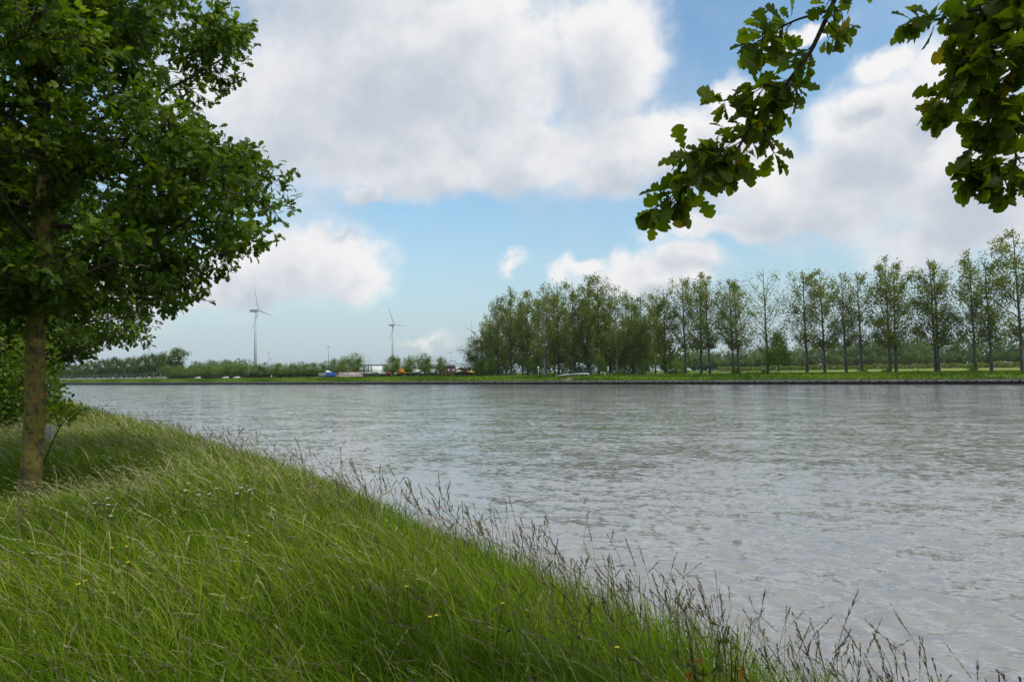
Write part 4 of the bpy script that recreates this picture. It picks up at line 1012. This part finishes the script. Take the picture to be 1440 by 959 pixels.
def stalks(mb, n, rlo, rhi, hmin, hmax, dmin, dmax, seed, headlen, spk, var, pw=1.1, az=(-52, 50), windk=.45, droop=.6, dens_fn=None):
    """thin stems with seed heads made of spikelets"""
    V, Fs, v, (P_, h, d, rr, vv) = blades(n, rlo, rhi, hmin, hmax, .0010, dmin, dmax, 5, seed, droop, az, var, pw, windk, dens_fn)
    # stems: reuse blade but nearly constant width
    addb(mb, (V, Fs, v, None)); r = np.random.default_rng(seed+50); n = len(h)
    t_ = 1-headlen*r.uniform(0, 1, (n, spk)); ts5 = np.linspace(0, 1, P_.shape[1])
    idx = np.clip((t_*(len(ts5)-1)).astype(int), 0, len(ts5)-2); f = t_*(len(ts5)-1)-idx
    A_ = np.take_along_axis(P_, idx[:, :, None], 1); B_ = np.take_along_axis(P_, idx[:, :, None]+1, 1)
    c = A_+(B_-A_)*f[:, :, None]; ax = unit(B_-A_)
    taper = (1-np.abs((1-t_)/headlen*2-1.0))*.8+.25
    dirs = unit(ax*2.6+rand_dirs(n*spk, r).reshape(n, spk, 3)*.65+np.array([WIND[0], WIND[1], -.2])*.3)
    ln = (.020+.0009*rr)[:, None]*r.uniform(.6, 1.4, (n, spk))*(.5+taper); wd = (.0012+.00028*rr)[:, None]*r.uniform(.6, 1.3, (n, spk))
    sx = unit(np.cross(dirs, rand_dirs(n*spk, r).reshape(n, spk, 3)))
    e = c+dirs*ln[:, :, None]; m1 = c+dirs*ln[:, :, None]*.45
    Q = np.stack([c, m1+sx*wd[:, :, None], e, m1-sx*wd[:, :, None]], 2).reshape(-1, 3)
    mb.add(Q, (np.arange(n*spk)*4)[:, None]+np.arange(4)[None], np.repeat(v.reshape(n, -1)[:, 0], spk*4))
sm = MB()
edge_f = lambda d: np.exp(-((d+.15)/1.1)**2)
slope2 = lambda d: np.clip((d+4.0)/3.6, 0, 1)**1.6
stalks(sm, 320, 2.2, 8, .75, 1.2, -1.2, .8, 11, .2, 30, (.2, .15), droop=.5, dens_fn=slope2)       # dark stalks along the edge
stalks(sm, 760, 2.2, 9, .85, 1.35, -4.2, -.8, 16, .17, 28, (.25, .18), droop=.65, dens_fn=lambda d: np.clip((d+4.6)/3, 0, 1))
stalks(sm, 420, 6, 16, .75, 1.15, -1.8, .9, 12, .2, 18, (.2, .2), windk=.5, dens_fn=edge_f)
stalks(sm, 600, 13, 30, .75, 1.05, -1.4, .8, 17, .22, 10, (.35, .2), windk=.5, dens_fn=edge_f)
stalks(sm, 1900, 1.9, 9, .5, .88, .0, 14, 13, .22, 20, (.5, .28), droop=1.0, windk=.5)
stalks(sm, 3600, 7, 22, .62, .95, .0, 20, 14, .22, 10, (.65, .22), droop=1.0, windk=.65)
stalks(sm, 7000, 15, 60, .6, .9, -.8, 30, 15, .26, 6, (.7, .2), droop=1.0, windk=.65, az=(-60, 5), pw=.8)
tag(sm.build('flowering_grass_stalks', m_stalk), 'thin grass stalks with dark and straw-coloured seed heads along the bank', 'grass', kind='stuff')

# far bank tufts
r = np.random.default_rng(77); fm = MB(); n = 42000
s_ = r.uniform(-170, 560, n); t_ = r.uniform(.6, 10.5, n); xy = Q0[None]+U[None]*s_[:, None]+N[None]*t_[:, None]
zz_ = np.interp(t_, [0, 1, 4, 9, 20], [1.15, 1.25, 2.0, 2.6, 2.75]); hh = r.uniform(.12, .45, n)*(1+.6*np.sin(s_*.13)*np.sin(s_*.031+t_)+1.3*np.clip(np.sin(s_*.37+2*np.sin(s_*.11))-.55, 0, 1)*(t_ > 1.5)); ww = r.uniform(.15, .4, n)
a = r.uniform(0, 3.14, n); V = np.stack([np.stack([xy[:, 0]-np.cos(a)*ww, xy[:, 1]-np.sin(a)*ww, zz_-.02], 1), np.stack([xy[:, 0]+np.cos(a)*ww, xy[:, 1]+np.sin(a)*ww, zz_-.02], 1), np.stack([xy[:, 0], xy[:, 1], zz_+hh], 1)], 1)
fm.add(V.reshape(-1, 3), (np.arange(n)*3)[:, None]+np.arange(3)[None], np.repeat(np.clip(r.normal(.38, .2, n)+.3*np.sin(s_*.11+np.sin(t_)), 0, 1), 3))
tag(fm.build('far_bank_grass', m_grass), 'uneven grass on the slope of the far bank', 'grass', kind='stuff')

# ------------------------------------------------------------------ flowers
m_petw = paint((.75, .75, .70), .6); m_pety = paint((.80, .58, .03), .5); m_stem = m_grass
def flower(name, label, cat, px, py, kind, group, seed, zup=.55):
    r = np.random.default_rng(seed); p = on_z(px, py, 2.36+zup)
    g0 = float(zn(p[0], p[1])); zup = max(p[2]-g0, .2); dd = math.hypot(p[0], p[1])
    b = thing(name, label, cat, (p[0], p[1], g0), r.uniform(0, 6), group=group)
    q = MB(); q.tube(bez((.05, 0, 0), (0, 0, zup), (.02, .01, 0), 5), .0018+.0002*dd, 4); q.build('stem', m_grass, b)
    q = MB(); s_ = .0085 if kind == 'y' else .012; s_ *= (1+.04*dd)
    if kind == 'y':
        for k in range(5):
            a = k*1.2566; d = np.array([math.cos(a), math.sin(a), .45]); c = np.array([-d[1], d[0], 0]); o = np.array([0, 0, zup])
            q.add([o, o+d*s_*.7+c*s_*.55, o+d*s_*1.25+(0, 0, s_*.2), o+d*s_*.7-c*s_*.55], [(0, 1, 2, 3)])
        q.build('petals', m_pety, b)
    else:
        for k in range(9):
            a = k*2.4; rad = s_*1.1*math.sqrt(k/9); o = np.array([rad*math.cos(a), rad*math.sin(a), zup+.004*(k % 3)])
            for j in range(4):
                a2 = j*1.57+k; d = np.array([math.cos(a2), math.sin(a2), .2])*s_*.45; c = np.array([-d[1], d[0], 0])*.6
                q.add([o, o+d*.6+c, o+d, o+d*.6-c], [(0, 1, 2, 3)])
        q.build('petals', m_petw, b)
YF = [(350, 754, 'yellow buttercup in the mid grass, upper one of the close pair below the middle'), (346, 763, 'yellow buttercup just below another one in the mid grass'), (157, 771, 'yellow buttercup, left one of two at the same height in the left grass'), (178, 769, 'yellow buttercup, right one of two at the same height in the left grass'),
      (180, 791, 'brightest single yellow buttercup below the level pair in the left grass'), (110, 822, 'yellow buttercup, lower left of the close pair near the lower left corner'), (120, 817, 'yellow buttercup, upper right of the close pair near the lower left corner'),
      (572, 825, 'lone yellow buttercup in the grass below the water edge middle'), (605, 868, 'yellow buttercup, left one of the close pair at the bottom middle'), (614, 866, 'yellow buttercup, right one of the close pair at the bottom middle'), (707, 849, 'tiny yellow buttercup halfway between the bottom middle pair and the water'), (868, 911, 'yellow buttercup lowest and farthest right, near the bottom edge')]
for i, (x, y, l) in enumerate(YF): flower('buttercup', l, 'flower', x, y, 'y', 'yellow buttercups in the near grass', 400+i)
WF = [(265, 680, 'largest white flower head in the grass, left part of the white group'), (261, 690, 'white flower head just below the largest one'), (279, 696, 'lowest white flower head in the middle of the white group'), (294, 695, 'small white flower head right of the lowest one'), (304, 687, 'white flower head at the centre right of the white group'),
      (333, 694, 'white flower head, lower left of the right-hand trio'), (339, 686, 'white flower head, topmost of the right-hand trio'), (351, 689, 'white flower head farthest right of the white group'), (151, 701, 'white flower head near the lichen-covered trunk, upper one'), (152, 710, 'bright white flower head near the lichen-covered trunk, lower one'), (133, 708, 'small white flower head nearest to the lichen-covered trunk'), (156, 726, 'small pale flower head below the ones near the trunk'),
      (146, 641, 'tiny white flower head, left of a far pair right of the trunk'), (155, 644, 'tiny white flower head, right of a far pair right of the trunk')]
for i, (x, y, l) in enumerate(WF): flower('white_flower', l, 'flower', x, y, 'w', 'white flower heads in the near grass', 450+i)
def broadleaf(label, px, py, seed, n=26, sz=.085, red=.3, spread=.11):
    r = np.random.default_rng(seed); p = on_z(px, py, 2.75); g0 = float(zn(p[0], p[1])); b = thing('bramble_plant', label, 'plant', (p[0], p[1], g0))
    zt = p[2]-g0; q = MB(); L_ = MB()
    for k in range(7):
        e = np.array([r.normal()*spread, r.normal()*spread, zt*r.uniform(.5, 1.05)]); q.tube(bez((0, 0, 0), e, (0, 0, .05), 5), .003, 5)
        m_ = n//5; fw = rand_dirs(m_, r)+np.array([0, 0, .1]); nm = unit(np.array([0, -.4, .8])+rand_dirs(m_, r)*.5)
        pos = e*np.clip(r.uniform(.6, 1, (m_, 1)), 0, 1)+r.normal(size=(m_, 3))*.025
        v = np.where(r.uniform(0, 1, m_) < red, 1.0, r.uniform(.3, .9, m_)); put_leaves(L_, pos, fw, nm, sz*r.uniform(.6, 1.1, m_), 2, v)
    q.build('stems', m_twig, b); L_.build('leaves', m_oaknear, b)
broadleaf('larger broad-leaved plant with a few orange leaves at the water edge', 984, 868, 61)
broadleaf('smaller broad-leaved plant with an orange leaf right of the larger one at the water edge', 1026, 882, 62, 18, .08, .45, .05)
broadleaf('broad-leaved green plant in the bottom right corner before the water', 1415, 948, 63, 22, .07, .05, .05)

# ------------------------------------------------------------------ air
mh, th_, oh = mat_base('haze_air')
pv = th_.n('ShaderNodeVolumePrincipled'); pv.inputs['Color'].default_value = (.86, .93, 1, 1); pv.inputs['Density'].default_value = HAZE; pv.inputs['Anisotropy'].default_value = .2
th_.link(pv.outputs[0], oh.inputs['Volume'])
if HAZE:
    q = MB(); q.box(-3600, 3600, -3600, 3600, -3, 175); tag(q.build('haze', mh), 'thin pale summer haze in the air', 'haze', kind='stuff')
